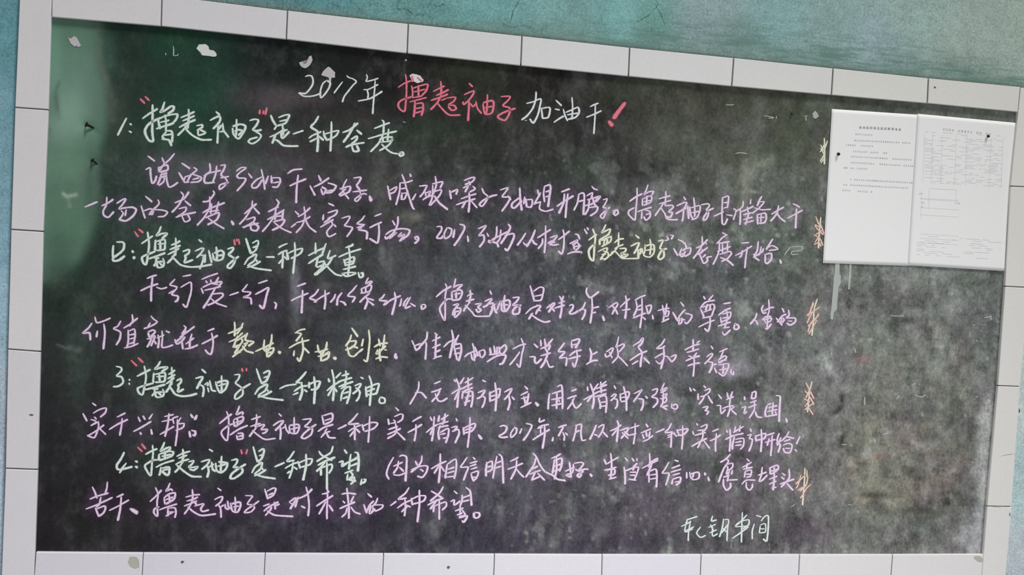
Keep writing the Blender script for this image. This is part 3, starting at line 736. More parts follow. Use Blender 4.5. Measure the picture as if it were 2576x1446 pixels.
乐 610 680 670 640 710 620/665 650 710 600 700 650 660 690/580 825 660 770 750 730/660 690 700 750 690 820 685 890/600 865 660 830/720 800 775 855
和 930 610 900 660 850 705 900 700 930 680/830 800 880 770 930 750/920 700 920 800 890 910/840 830 880 860 920 810/930 780 960 790 990 830 1000 840/990 790 1040 770 1030 810 1000 840
幸 1215 615 1215 730/1130 720 1210 680 1280 660/1250 650 1280 630/1150 745 1210 730 1270 710/1170 780 1200 790/1250 750 1220 790/1140 830 1210 800 1280 780/1160 880 1220 860 1280 850/1225 790 1225 880 1215 985
福 1395 680 1415 710/1350 790 1400 755 1410 770 1370 820 1330 860/1370 840 1410 850 1400 900 1375 950/1420 870 1450 860/1480 740 1560 705/1520 730 1490 800/1470 820 1480 850 1550 800 1530 780 1470 820/1490 830 1550 820/1430 900 1450 950/1470 870 1570 860 1560 920 1520 980 1470 950/1520 870 1515 960/1480 920 1560 910
。 1600 915 1595 950 1620 970 1620 935
L heading_c
@200 870
c r
“ 520 145 575 200/590 120 640 165
c g
3 370 205 420 220 420 250 375 300 420 310 440 350 430 380 390 405 340 410
: 500 335 505 345/498 375 504 385
= 撸h 580 155 885 515
= 起h 870 215 1180 505
袖 1230 235 1270 270/1170 325 1230 310 1240 320 1210 370 1180 430/1215 390 1245 410 1250 450 1240 510/1260 390 1290 370 1290 400/1290 420 1300 460/1310 350 1330 440 1370 455/1430 300 1430 380 1430 460/1370 360 1390 430 1420 470 1470 430 1490 360 1450 350 1380 370/1400 400 1470 380
子 1560 290 1610 290 1600 330 1570 370 1590 390 1640 430 1640 490 1590 530 1565 530 1570 490 1620 440 1720 380
c r
” 1635 225 1640 255/1680 225 1680 250
c g
= 是h 1765 230 2050 545
一 2015 430 2080 400 2180 385
种 2280 260 2240 310 2180 370/2180 370 2240 370/2160 455 2230 410 2290 400/2235 380 2240 460 2215 545/2150 490 2200 470/2260 440 2290 460/2310 365 2310 420/2300 390 2370 360 2420 360 2390 430 2330 440/2360 310 2370 420 2360 580
@820 680
精 60 1000 80 1100 80 1200 70 1310/25 1090 35 1120/150 1030 100 1080/10 1210 70 1160 150 1110/80 1160 20 1260/85 1180 110 1220/200 1010 205 1080 190 1140/160 1060 230 1040/120 1120 260 1080/130 1170 210 1140 270 1120/150 1190 200 1160/150 1310 160 1240 190 1190 240 1170 240 1240 210 1340/170 1240 230 1220/170 1290 220 1270
神 350 1075 375 1088/290 1160 340 1140 350 1150 310 1210 270 1240/300 1180 340 1220 330 1280 305 1315/400 1170 410 1270/395 1190 460 1160 530 1140 520 1200 500 1240 420 1250/410 1220 490 1190/435 1060 460 1150 450 1250 440 1360
。 550 1270 535 1310 550 1335 590 1330 590 1290 550 1275
L body_e
c l
人 935 1120 930 1190 890 1270 845 1345/900 1230 960 1230 1010 1285
无 1090 1140 1150 1115/1060 1225 1110 1210 1160 1190/1150 1200 1120 1260 1065 1320/1100 1240 1110 1270 1130 1310 1170 1315 1220 1285
精b 1310 1090 1340 1170 1330 1270 1320 1380/1290 1100 1305 1120/1390 1080 1350 1140/1265 1240 1330 1200 1400 1180/1330 1220 1295 1300/1430 1080 1430 1180/1480 1080 1400 1130/1380 1180 1470 1140/1370 1220 1475 1180/1370 1290 1380 1230 1440 1200 1400 1360/1400 1230 1470 1220 1475 1300 1460 1375/1400 1280 1460 1260/1390 1330 1450 1310
神b 1575 1105 1605 1120/1530 1230 1580 1210 1600 1210 1560 1270 1520 1290/1560 1260 1600 1280 1590 1340 1570 1380/1650 1220 1650 1320/1640 1240 1700 1210 1750 1190 1740 1270 1690 1300 1650 1310/1650 1270 1730 1250/1700 1130 1715 1250 1705 1415
不b 1795 1225 1840 1200 1870 1190 1840 1250 1795 1300/1840 1260 1850 1330 1830 1405/1870 1270 1895 1300
立b 2000 1165 2030 1195/1960 1255 2030 1220/1965 1290 2030 1270 2040 1240/1990 1270 2010 1350/2040 1260 2020 1340/1960 1380 2020 1350 2065 1330
、 *1.5 2110 1330 2135 1360
国 2250 1240 2240 1310 2235 1395/2330 1170 2370 1155 2380 1250 2380 1390/2275 1240 2370 1210/2325 1230 2320 1390/2270 1300 2370 1280/2270 1360 2370 1340/2340 1300 2350 1320
无 2470 1215 2520 1195/2430 1290 2480 1270 2520 1260/2500 1280 2470 1340 2430 1395/2480 1300 2490 1350 2520 1385 2570 1340
@1440 700
精 180 1060 210 1150 215 1240 200 1310/150 1090 155 1130/260 1060 210 1130/115 1220 190 1180 260 1140/200 1180 150 1240/285 1040 290 1150/340 1035 290 1080/240 1110 345 1070/230 1150 340 1120/230 1190 340 1160/260 1200 280 1270 280 1310/260 1200 330 1180 345 1240 335 1350/280 1250 340 1240/280 1290 340 1280
神 420 1080 435 1110/390 1190 420 1165 440 1170 410 1210 385 1230/410 1210 450 1220 450 1280 430 1310/480 1160 485 1230/480 1170 560 1140 570 1170 540 1230 490 1240/490 1200 560 1190/515 1090 540 1200 545 1330
不 620 1160 680 1130 700 1120 660 1180 615 1240/660 1210 710 1220 710 1280 690 1330/735 1185 755 1205
强 800 1125 855 1110 840 1160 800 1190 850 1210 855 1250 810 1300/925 1055 900 1110 890 1130 950 1100 930 1130 890 1150/900 1180 950 1160 930 1200 900 1220/885 1210 945 1200 940 1240 900 1260/915 1150 910 1250 890 1290 960 1280/900 1290 950 1320
。 1000 1260 1000 1300 1040 1315 1060 1290 1040 1265 1010 1280
“ 1180 1100 1195 1135/1215 1110 1235 1130
空 1320 1080 1340 1100/1265 1160 1265 1220/1330 1130 1380 1110 1380 1140 1330 1180 1290 1190/1330 1180 1310 1220 1275 1265/1365 1180 1385 1220 1410 1255/1310 1300 1360 1290 1340 1330/1330 1330 1370 1340 1350 1370
谈 1470 1170 1500 1210/1450 1280 1490 1280 1490 1320 1500 1360 1540 1320/1555 1150 1570 1210/1610 1140 1590 1200/1550 1220 1620 1190/1590 1200 1580 1280/1510 1310 1560 1290 1620 1280/1590 1280 1580 1330 1560 1390/1630 1290 1600 1320 1650 1370
误 1730 1190 1735 1220/1705 1300 1740 1290 1735 1320 1730 1360 1755 1340/1810 1150 1800 1210/1805 1150 1845 1140 1840 1200 1800 1210/1790 1250 1850 1230/1770 1300 1850 1270/1830 1240 1830 1320 1780 1405/1840 1340 1860 1390 1905 1400
国 1960 1280 1940 1340 1945 1390/1965 1270 2000 1260/2050 1180 2090 1190 2085 1300 2080 1440/1975 1300 2060 1280/2020 1250 2010 1370/1960 1340 2060 1320/1950 1390 2060 1370/2040 1340 2050 1360
， *1.3 2150 1410 2160 1445
L body_f
@200 870
c l
实 130 575 165 600/35 680 75 755/140 675 200 640 265 625 260 670 210 715/150 715 170 735/115 740 150 750 170 765/115 800 180 765/190 760 190 820 150 920 80 900/80 905 160 860 245 795/190 820 265 890
干 380 715 460 675/300 840 380 790 485 740/430 730 420 820 405 900
兴 590 715 610 760/640 705 660 740/735 685 700 735/545 860 620 820 720 760/610 870 620 890/720 840 730 890
邦 855 710 945 690/830 760 930 740/810 890 880 850 950 810/900 680 890 780 860 910/950 780 940 730 990 710/1020 720 990 780 1050 780 1040 820 970 850/985 740 985 850 965 1005
” *1.4 1120 690 1140 720/1180 700 1160 740
。 *1.3 1105 860 1115 915/1130 850 1165 860 1160 900 1140 895
撸n 1480 660 1500 720 1500 830 1485 950 1440 910 1430 860 1500 800 1560 780/1410 780 1470 730 1530 685/1610 605 1590 660 1580 690 1640 665 1640 690/1550 750 1560 810/1555 740 1640 710 1640 760 1570 810/1570 770 1640 750/1590 720 1590 800/1515 895 1600 840 1690 800/1580 900 1590 940/1590 880 1640 880 1640 930 1590 940/1600 910 1640 900
起n 1780 690 1785 740 1770 820/1730 740 1820 710/1720 810 1780 790 1820 780/1780 820 1740 870 1710 910/1740 850 1800 900 1870 940 1970 930/1790 810 1850 790 1860 800 1830 840 1890 840 1870 870 1840 880
袖n 2005 680 2030 705/1950 800 2010 760 2050 755 2020 800 1970 850/2020 810 2025 870 2020 940/2040 830 2070 810/2070 790 2080 840 2110 880/2160 720 2160 800 2160 880/2110 800 2120 870 2180 880 2210 830 2200 790 2110 800/2120 840 2200 820
子n 2245 740 2330 735 2300 780 2270 810 2340 830 2330 890 2270 930 2235 920 2260 880 2320 830 2380 790
是n 2440 700 2460 790/2455 700 2540 680 2540 750 2470 790/2470 750 2530 730/2400 860 2460 820 2550 790/2490 830 2470 870 2520 860/2430 920 2480 870 2510 920 2576 925
L heading_d
c r
“ 585 1020 630 1060/625 985 665 1035
c g
4 450 1070 415 1140 375 1200 385 1240 430 1240 530 1215/470 1180 430 1230 405 1275
: *1.5 565 1160 580 1165/565 1215 580 1220
撸 735 1000 740 1080 730 1180 720 1300 700 1290 660 1220 670 1190 740 1150 790 1145/665 1090 720 1060 780 1035/855 970 830 1030 815 1060 870 1030 910 1020 900 1050 840 1080/800 1090 800 1150/800 1090 900 1060 945 1070 920 1110 810 1150/830 1110 920 1090/860 1060 860 1140/770 1220 850 1180 950 1150/820 1220 810 1280 800 1300/830 1230 900 1220 900 1280 880 1300 830 1260/840 1250 890 1240
起 1040 1040 1045 1110 1030 1180/980 1110 1040 1080 1110 1060/1000 1130 1080 1100/970 1190 1030 1160 1100 1140/1030 1180 990 1240 960 1270/980 1200 1050 1260 1130 1310 1225 1315/1100 1165 1150 1155 1130 1190 1100 1220 1150 1220 1190 1215 1150 1250 1110 1240
袖 1305 1040 1340 1060/1225 1165 1290 1145 1310 1150 1280 1200 1230 1240/1290 1210 1300 1260 1285 1320/1300 1220 1350 1190/1330 1170 1340 1240 1370 1260/1430 1110 1425 1180 1420 1270/1370 1180 1380 1250 1420 1275 1470 1240 1485 1180 1400 1165/1390 1210 1470 1190
子 1530 1150 1585 1140 1580 1180 1550 1220 1590 1220 1640 1240 1630 1280 1560 1330 1520 1330 1530 1290 1590 1240 1670 1190
c r
” 1625 1045 1635 1085/1690 1040 1675 1085
c g
= 是h 1735 1015 1970 1335
一 1965 1215 2060 1175
种 2160 1060 2120 1120 2090 1160 2160 1150/2070 1230 2140 1190 2200 1170/2150 1170 2140 1240 2110 1330/2090 1280 2120 1260/2160 1220 2190 1240/2200 1160 2220 1230/2200 1180 2290 1140 2340 1140 2320 1190 2230 1220/2280 1090 2280 1200 2250 1350
希 2410 1060 2440 1100 2540 1150/2550 1010 2530 1070 2470 1110 2390 1160/2400 1200 2470 1160 2570 1120/2470 1170 2420 1230 2385 1260/2430 1230 2430 1300/2430 1230 2530 1190 2540 1230 2510 1280/2490 1170 2490 1300 2490 1440
L body_f
@800 1000
c l
一 200 315 245 295 285 275
种 400 160 350 220 310 265 410 260/305 340 370 300 430 275/365 270 370 350 370 425/320 390 360 340/380 310 420 350/445 270 460 330/440 290 540 250 600 260 560 310 470 340/520 190 515 320 505 450
实 780 100 810 130/705 215 715 270/770 190 830 165 855 175 845 220 800 250/760 225 780 240/730 260 780 250/710 320 800 290/780 260 790 330 770 370 700 410/700 370 770 340 830 310/800 350 840 390 875 425
干 950 240 1000 210 1040 190/905 350 980 310 1045 270/985 270 985 350 970 435
精 1170 190 1165 260 1160 350 1145 435/1130 195 1145 230/1090 350 1150 300 1200 270/1160 300 1130 370/1220 180 1210 240/1280 160 1270 230 1250 270/1310 175 1240 220/1200 270 1310 240/1210 300 1310 280/1230 280 1210 350 1220 420/1230 350 1310 310 1310 380 1285 455/1230 370 1280 360/1260 410 1300 400
神 1390 210 1400 235/1345 300 1385 290 1400 295 1370 330/1350 340 1410 320 1420 360 1400 410 1380 455/1460 300 1470 370/1460 310 1570 260 1580 290 1540 340 1470 355/1470 330 1550 300/1530 200 1525 330 1505 500
， *1.4 1615 375 1645 415
2 1830 290 1870 280 1900 300 1880 350 1825 385 1850 400 1910 395
0 1970 310 1940 360 1945 400 1990 360 2000 315 1975 300
1 2050 310 2030 360
7 2095 260 2140 270 2150 290 2110 370 2065 430
年 2230 205 2230 245 2280 225/2215 300 2260 280 2320 270/2210 310 2260 300/2240 310 2240 360/2160 425 2230 380 2330 320/2280 270 2280 380 2260 510
， *1.2 2365 400 2360 435
不 2420 300 2460 285 2500 275/2470 290 2450 330 2420 385/2465 350 2480 390 2475 430/2490 355 2510 375
@1420 1020
凡 120 200 110 270 85 355/110 200 170 190 165 260 170 320 180 350 215 345/110 270 150 250
从 320 195 290 270 255 340/340 220 370 200 390 190/400 190 380 260 340 320/300 290 330 300/385 260 410 290 435 315
树 530 150 545 200 535 280 525 365/460 255 520 230 570 195/530 240 480 300/560 250 640 225 620 270 570 330/580 270 640 330/600 260 650 300/650 230 750 200/710 180 710 280 695 385/650 300 720 280
立 820 185 840 215/770 275 830 250 870 235/785 290 800 330/860 260 850 320/790 360 840 340 890 300/820 260 830 310
一 920 270 1005 235
种 1075 180 1050 230 1015 270 1090 265/1040 300 1110 275/1075 260 1075 350 1070 420/1040 320 1070 310/1100 280 1130 310/1130 240 1150 290/1130 250 1240 235 1200 290 1140 300/1190 200 1190 320 1180 440
实 1330 180 1340 195/1290 260 1300 290/1370 215 1430 190 1430 220 1400 260/1340 250 1400 245/1310 300 1420 270/1390 250 1390 320 1340 425/1280 410 1350 370 1430 330/1400 350 1430 390 1460 430
干 1490 260 1550 235/1465 355 1520 330 1570 295/1530 280 1520 380 1520 460
精 1665 240 1670 340 1660 460/1630 245 1640 270/1620 340 1700 300/1720 210 1710 270/1770 200 1760 260/1800 210 1700 270/1700 300 1800 280/1710 310 1690 400 1690 440/1720 340 1800 330 1800 400 1770 440/1720 370 1780 360/1720 400 1780 395
神 1870 230 1880 260/1840 300 1880 290 1860 330 1890 340 1880 400 1855 460/1920 300 1930 360/1920 310 2020 280 2010 330 1930 350/1980 240 1985 340 1975 465
开 2030 300 2110 275/2020 370 2120 340/2060 330 2040 400/2090 300 2085 400 2075 505
始 2160 280 2140 350 2170 400 2150 470/2180 320 2140 400/2130 380 2190 350/2260 260 2230 310 2190 350/2230 310 2310 330/2210 360 2270 340/2200 400 2250 380 2290 400 2270 470 2220 470 2200 430/2220 430 2270 430
！ 2370 310 2350 350 2335 385/2320 440 2335 460
L heading_d
@800 1000
c g
望 265 525 290 560/210 650 250 640 240 690 290 660/330 570 320 640 310 720/370 550 400 560 410 650 400 740/310 650 400 600/320 690 400 660/240 680 390 610/270 760 350 730/300 770 290 820/320 740 350 780 310 820/290 830 370 800/350 800 370 830 330 870/290 820 380 840
。 440 820 430 875/460 820 480 825 465 850 440 860
L body_g
c l
因 760 600 710 690 690 770 715 820/820 590 850 580 890 600 890 700 880 840/760 690 850 650/810 640 800 700 760 760/820 700 860 740/760 775 820 780 895 750
为 980 640 1000 680/1045 585 1040 640 1000 700 935 750/940 725 1030 690 1100 690 1090 750 1050 800 1000 790/1030 720 1060 740
相 1230 565 1230 680 1215 855/1140 715 1220 670 1290 640/1220 680 1170 760/1240 690 1270 740/1300 670 1290 740 1280 810/1300 670 1385 620 1390 720 1370 815/1310 720 1370 700/1300 760 1370 740/1290 800 1370 790
信 1500 600 1460 660 1435 700 1510 700 1490 760 1465 830/1560 600 1580 620/1530 660 1600 640/1530 690 1590 670/1540 720 1600 700/1540 760 1610 740 1600 800 1560 840/1540 770 1560 830/1560 800 1600 800
明 1700 650 1690 720 1690 790/1700 660 1750 640 1750 720 1700 750/1690 700 1740 690/1800 590 1780 690 1760 810/1820 570 1850 600 1860 720 1865 860/1790 660 1840 640/1780 710 1840 690
天 1935 640 1980 620 2015 600/1910 720 1990 690 2060 660/2000 630 1990 720 1940 820/2000 720 2030 760 2070 800
会 2195 600 2170 680 2090 800/2165 560 2200 600 2230 670 2280 740 2320 760/2150 720 2210 690/2130 770 2240 730/2190 740 2150 830/2150 830 2240 790/2210 760 2280 830
更 2350 610 2400 590 2440 565/2380 620 2370 700 2360 760/2370 640 2450 610 2450 680 2430 740/2380 690 2440 670/2370 740 2430 720/2400 590 2400 720 2380 820/2290 750 2360 780 2410 820 2490 835
@1420 1020
好 50 570 60 650 65 720/10 660 100 620/90 590 80 670 20 700 70 720/100 580 170 570 190 590 140 650 110 640/130 660 200 640 240 640/140 650 170 690 150 720 130 700 190 660
、 *1.5 260 690 275 710
生 400 540 420 590/420 590 540 520/465 480 475 600 465 735/400 650 520 620/420 650 500 640 500 690 440 700/450 740 520 720
活 610 525 635 555/600 620 610 700 610 790/600 660 680 630 730 580/680 530 700 560/730 530 730 555/700 600 690 650/640 640 740 620 730 680 700 750/660 670 720 670/660 700 710 700/650 740 720 750
有 855 480 860 560 850 620/780 630 860 590 940 550/850 580 900 550 940 530/880 590 830 700/850 660 850 770/860 660 920 640 930 720 925 820/860 700 920 690/860 740 920 730
信 1050 570 1010 640 985 680 1050 680 1040 740 1020 800/1110 550 1145 560/1080 630 1160 600/1070 670 1170 640/1090 700 1160 680/1090 740 1080 790/1090 740 1165 720 1160 770 1120 800/1110 770 1160 760
心 1230 670 1230 730/1260 670 1270 720 1300 745 1350 730 1355 680 1330 670 1270 690/1300 690 1290 720/1410 675 1415 700
； *1.2 1415 680 1420 695/1445 720 1455 755
愿 1670 490 1620 540 1570 570/1620 530 1650 560 1600 640 1550 770/1640 590 1690 580 1690 620 1650 650 1640 610/1640 640 1630 690/1660 660 1640 700/1690 650 1680 690/1600 740 1600 800 1630 850 1670 820 1670 780/1630 750 1740 745/1600 720 1660 700/1650 700 1640 760
意 1835 535 1860 560/1790 620 1850 590 1880 570/1800 640 1890 620/1840 580 1830 640/1820 660 1810 720/1820 660 1880 650 1870 710 1830 720/1820 690 1870 690/1785 790 1830 750 1920 750/1830 770 1830 820 1860 850 1890 820 1890 790
埋 1990 620 1980 700 1960 760 1990 750 2040 700/1950 700 2030 670/2070 620 2070 690/2060 630 2140 600 2150 640 2080 690/2080 660 2150 640/2110 620 2110 740 2100 850/2060 740 2140 710/2060 790 2130 760/2085 830 2130 820
头 2190 680 2220 700/2180 720 2210 740/2260 640 2260 730 2180 820/2170 790 2220 770 2310 740/2240 780 2270 820 2300 850
L body_h
@200 1180
c l
苦 130 180 155 230 175 290/280 130 275 190 255 255/105 300 180 270 290 240/65 400 170 360 330 285/215 280 200 350 170 380/160 390 180 440 195 475/170 400 250 370 260 400 240 440 200 470
干 375 280 410 265 440 250/300 415 390 370 495 310/420 280 410 400 385 515
、 *2.2 515 400 550 420 580 440
撸p 765 185 790 250 780 340 785 470 750 440 755 400 800 380/710 325 770 270 825 210/910 140 890 190 870 220 920 200 935 215/850 290 860 350/850 290 900 250 960 240 950 300 870 350/860 310 940 280/900 260 910 330/800 410 880 380 980 350/890 390 890 470/900 390 960 390 970 440 960 485/870 470 940 430/900 430 950 430
起p 1135 205 1140 270 1130 340/1070 280 1150 260 1210 255/1080 320 1150 300 1190 280/1055 370 1180 320/1130 330 1100 390 1055 450/1090 380 1150 430 1230 465 1370 450/1160 370 1230 350 1250 350 1220 400 1240 425 1300 410/1150 320 1180 360
袖p 1390 190 1425 215/1360 305 1410 280 1440 280 1420 330 1370 370/1395 350 1420 400 1425 485/1420 380 1450 360/1465 350 1470 390 1500 405/1490 320 1500 380 1530 400/1565 280 1570 350 1565 430/1520 340 1540 420 1590 430 1620 370 1610 330 1530 350/1550 380 1600 370
子p 1670 265 1740 270 1720 300 1690 350 1740 360 1760 390 1720 430 1660 435 1690 400 1750 360 1805 320
是p 1865 200 1880 250 1895 300/1890 220 1950 190 1975 200 1950 260 1900 290/1900 260 1950 240/1855 420 1920 370 2000 330/1850 370 1910 350/1960 330 1970 400/1970 370 2010 350/1870 465 1920 410 1930 380/1890 420 1960 460 2060 470 2150 475
对 2110 330 2170 290 2180 300 2150 350 2120 400/2120 340 2160 360/2200 280 2170 380/2190 300 2280 260 2340 200/2280 180 2300 260 2310 370 2300 470/2230 370 2270 390
@800 1000
未 95 890 95 1000 90 1120 90 1220/40 970 90 960 110 940/-15 1090 60 1040 150 985/75 1050 50 1100 10 1170/110 1080 150 1140
来 290 910 300 1000 310 1110 310 1215/240 970 300 960 380 970/250 1040 270 1060/360 990 330 1050/220 1115 300 1080 370 1050/290 1110 280 1160 240 1200/330 1100 370 1150 425 1170
的 500 965 540 1000/460 1075 490 1160/490 1150 520 1080 560 1040/530 1080 520 1165 560 1130 550 1110/600 1010 580 1060 540 1100/560 1080 650 1080 640 1110 580 1140 570 1120
一 730 1085 785 1045
种 915 905 880 960 810 1020 890 1010/800 1110 870 1060 940 1030/875 1020 880 1100 870 1190/840 1150 900 1090/890 1080 930 1100/940 1010 950 1080/930 1030 1010 990 1080 990 1060 1040 960 1070/1020 930 1020 1080 1000 1250
希 1140 940 1190 970 1250 1010/1260 895 1230 950 1190 990 1130 1040/1105 1080 1180 1040 1260 1010/1190 1040 1130 1120/1170 1080 1160 1150/1170 1090 1280 1050 1290 1090 1250 1130/1220 1030 1220 1130 1220 1225
望 1370 940 1400 965/1335 1045 1370 1030 1370 1080 1430 1040/1450 980 1450 1030 1430 1090/1490 905 1530 940 1540 1010 1545 1085/1450 1010 1530 980/1440 1050 1520 1030/1380 1140 1460 1110/1430 1080 1430 1180/1400 1180 1450 1160/1450 1130 1480 1180 1420 1200/1420 1210 1500 1190 1470 1250 1450 1240
。 *1.2 1570 1155 1620 1160 1625 1190 1600 1210 1570 1200 1570 1160
L signature
@1420 1020
c g
轧 1240 1140 1220 1200/1230 1150 1335 1115/1175 1215 1230 1190 1270 1165/1220 1200 1215 1270 1290 1240/1270 1160 1250 1260 1245 1360/1370 1220 1330 1280 1370 1325 1420 1305/1215 1260 1300 1220
钢 1490 1110 1480 1160 1530 1150/1450 1225 1520 1195/1470 1200 1500 1260/1460 1280 1530 1250/1490 1220 1490 1310 1540 1290/1600 1140 1590 1220 1560 1320/1600 1150 1650 1150 1640 1250 1635 1360/1590 1230 1630 1270/1650 1190 1580 1280
车 1835 1100 1770 1170 1720 1210/1790 1075 1785 1200 1780 1375/1730 1190 1790 1160 1855 1150 1850 1200 1790 1240/1720 1220 1850 1210/1690 1335 1770 1280 1850 1220
间 1910 1190 1890 1260 1890 1340/1930 1105 1980 1120/1980 1160 2010 1120 2050 1110 2050 1230 2035 1360 2000 1340/1970 1210 1960 1280/1970 1200 2020 1190 2020 1270 1960 1280/1970 1240 2010 1240
L ornament_a
@2000 330 1.45
c y
木 107 25 108 70 107 120
c y
枝 93 50 105 72/92 75 107 50/92 110 107 85/118 35 108 65/94 62 106 85/95 115 106 100
L ornament_b
@1460 440
c o
木 2420 425 2410 520 2400 640 2395 735
枝 2370 420 2400 500/2440 540 2360 500/2360 510 2400 560 2445 600/2370 600 2440 550/2350 600 2410 640 2440 710/2360 680 2400 620/2420 500 2450 590/2350 700 2400 680 2420 720
L ornament_c
@1440 700
c o
木 2465 205 2435 300 2425 430 2410 575
枝 2430 250 2370 380/2490 285 2410 350 2360 450/2430 330 2360 370/2480 350 2440 420 2370 480/2480 370 2400 450 2370 540/2420 240 2390 350/2460 420 2380 560
L ornament_d
c o
木 2410 1040 2385 1150 2375 1250 2365 1345
枝 2350 1050 2390 1130 2430 1210/2340 1130 2380 1180 2430 1270/2330 1210 2390 1240/2430 1250 2340 1320/2390 1110 2350 1200/2370 1290 2420 1370/2340 1290 2380 1230
L ornament_e
@1420 1020
c o
木 2420 630 2415 750 2405 880 2395 1000
枝 2420 700 2330 790/2380 700 2350 800 2330 830/2440 650 2440 720/2450 720 2430 800 2370 860/2480 790 2430 840 2400 900/2350 850 2400 820/2330 780 2380 740/2410 880 2375 930
L chalk_scraps
c f
点 2280 1020 2315 995
L chalk_scraps
@0 0 1
c f
痕 436 116 437 128 436 139/436 140 447 139 448 136/417 133 417 138
痕 1922 291 1935 293 1946 295/1933 297 1946 297/1953 292 1953 298
痕 2024 292 2031 291/2027 292 2028 303
痕 2477 799 2486 797 2495 795/2492 796 2494 804
痕 2117 1118 2130 1118
痕 2295 967 2303 964/2311 965 2313 967
痕 2301 992 2308 996 2320 998 2328 992
痕 2175 998 2175 1018
痕 1850 386 1862 384 1878 386
痕 1826 263 1836 264 1846 263
痕 2446 817 2453 817/2467 831 2470 833/2456 855 2460 859
痕 2150 876 2153 887
痕 2222 818 2224 818/2240 794 2272 795
痕 2256 1003 2262 995/2455 1000 2460 996/2458 1064 2462 1066/2444 1160 2448 1164
痕 2220 1093 2228 1091 2236 1089
痕 1320 303 1325 303
痕 1020 308 1014 306
痕 2133 1268 2141 1270/2158 1284 2160 1290
"""


# ------------------------------------------------------------------ the writing (strokes traced, photo pixels)
def parse(txt):
    out = []; line = None; col = 'w'; ox = oy = 0; s = 4.; tpl = {}
    for ln in txt.splitlines():
        t = ln.split()
        if not t: continue
        if t[0] == 'L': line = t[1]; continue
        if t[0][0] == '@': ox = float(t[0][1:]); oy = float(t[1]); s = float(t[2]) if len(t) > 2 else 4.; continue
        if t[0] == 'c' and len(t) == 2: col = t[1]; continue
        if t[0] == '=':
            x0, y0, x1, y1 = [float(a) for a in t[2:]]
            b = tpl[t[1]]; X = [p[0] for k in b for p in k]; Y = [p[1] for k in b for p in k]
            x0, x1 = ox + x0 / s, ox + x1 / s; y0, y1 = oy + y0 / s, oy + y1 / s
            st = [[(x0 + (p[0] - min(X)) / (max(X) - min(X)) * (x1 - x0), y0 + (p[1] - min(Y)) / (max(Y) - min(Y)) * (y1 - y0)) for p in k] for k in b]
            out.append((line, col, t[1], 1., st)); continue
        name = t[0]; w = 1.; rest = t[1:]
        if rest[0][0] == '*': w = float(rest[0][1:]); rest = rest[1:]
        st = []
        for k in ' '.join(rest).split('/'):
            n = [float(a) for a in k.split()]
            st.append([(ox + n[i] / s, oy + n[i + 1] / s) for i in range(0, len(n), 2)])
        out.append((line, col, name, w, st)); tpl[name] = st
    return out


CHARS = parse(TRACE)

# ------------------------------------------------------------------ dust, wear and painted-sheen map of the board (photo pixels / 4)
RW, RH = 644 + 40, 362 + 40                 # 20 cells of margin all round
gx = (np.arange(RW) - 20) * 4.0; gy = (np.arange(RH) - 20) * 4.0
GX, GY = np.meshgrid(gx, gy)


def blur(a, s):
    r = int(3 * s + 1); k = np.exp(-0.5 * (np.arange(-r, r + 1) / s) ** 2); k /= k.sum()
    a = np.apply_along_axis(lambda v: np.convolve(np.pad(v, r, 'edge'), k, 'valid'), 0, a)
    return np.apply_along_axis(lambda v: np.convolve(np.pad(v, r, 'edge'), k, 'valid'), 1, a)


def frac(cell, sx=1., sy=1., octs=4, seed=0):
    """fractal value noise on the raster, 0..1-ish, mean 0"""
    r = np.random.default_rng(seed); out = np.zeros((RH, RW)); amp = 1.
    for o in range(octs):
        cx, cy = max(cell * sx, 1.), max(cell * sy, 1.)
        g = r.standard_normal((int(RH / cy) + 4, int(RW / cx) + 4))
        yy = np.arange(RH) / cy; xx = np.arange(RW) / cx
        iy = yy.astype(int); ixx = xx.astype(int); fy = yy - iy; fx = xx - ixx
        fy = (fy * fy * (3 - 2 * fy))[:, None]; fx = (fx * fx * (3 - 2 * fx))[None]
        a = g[iy][:, ixx]; b = g[iy][:, ixx + 1]; c = g[iy + 1][:, ixx]; d = g[iy + 1][:, ixx + 1]
        out += amp * ((a * (1 - fx) + b * fx) * (1 - fy) + (c * (1 - fx) + d * fx) * fy)
        amp *= 0.6; cell /= 2
    return out


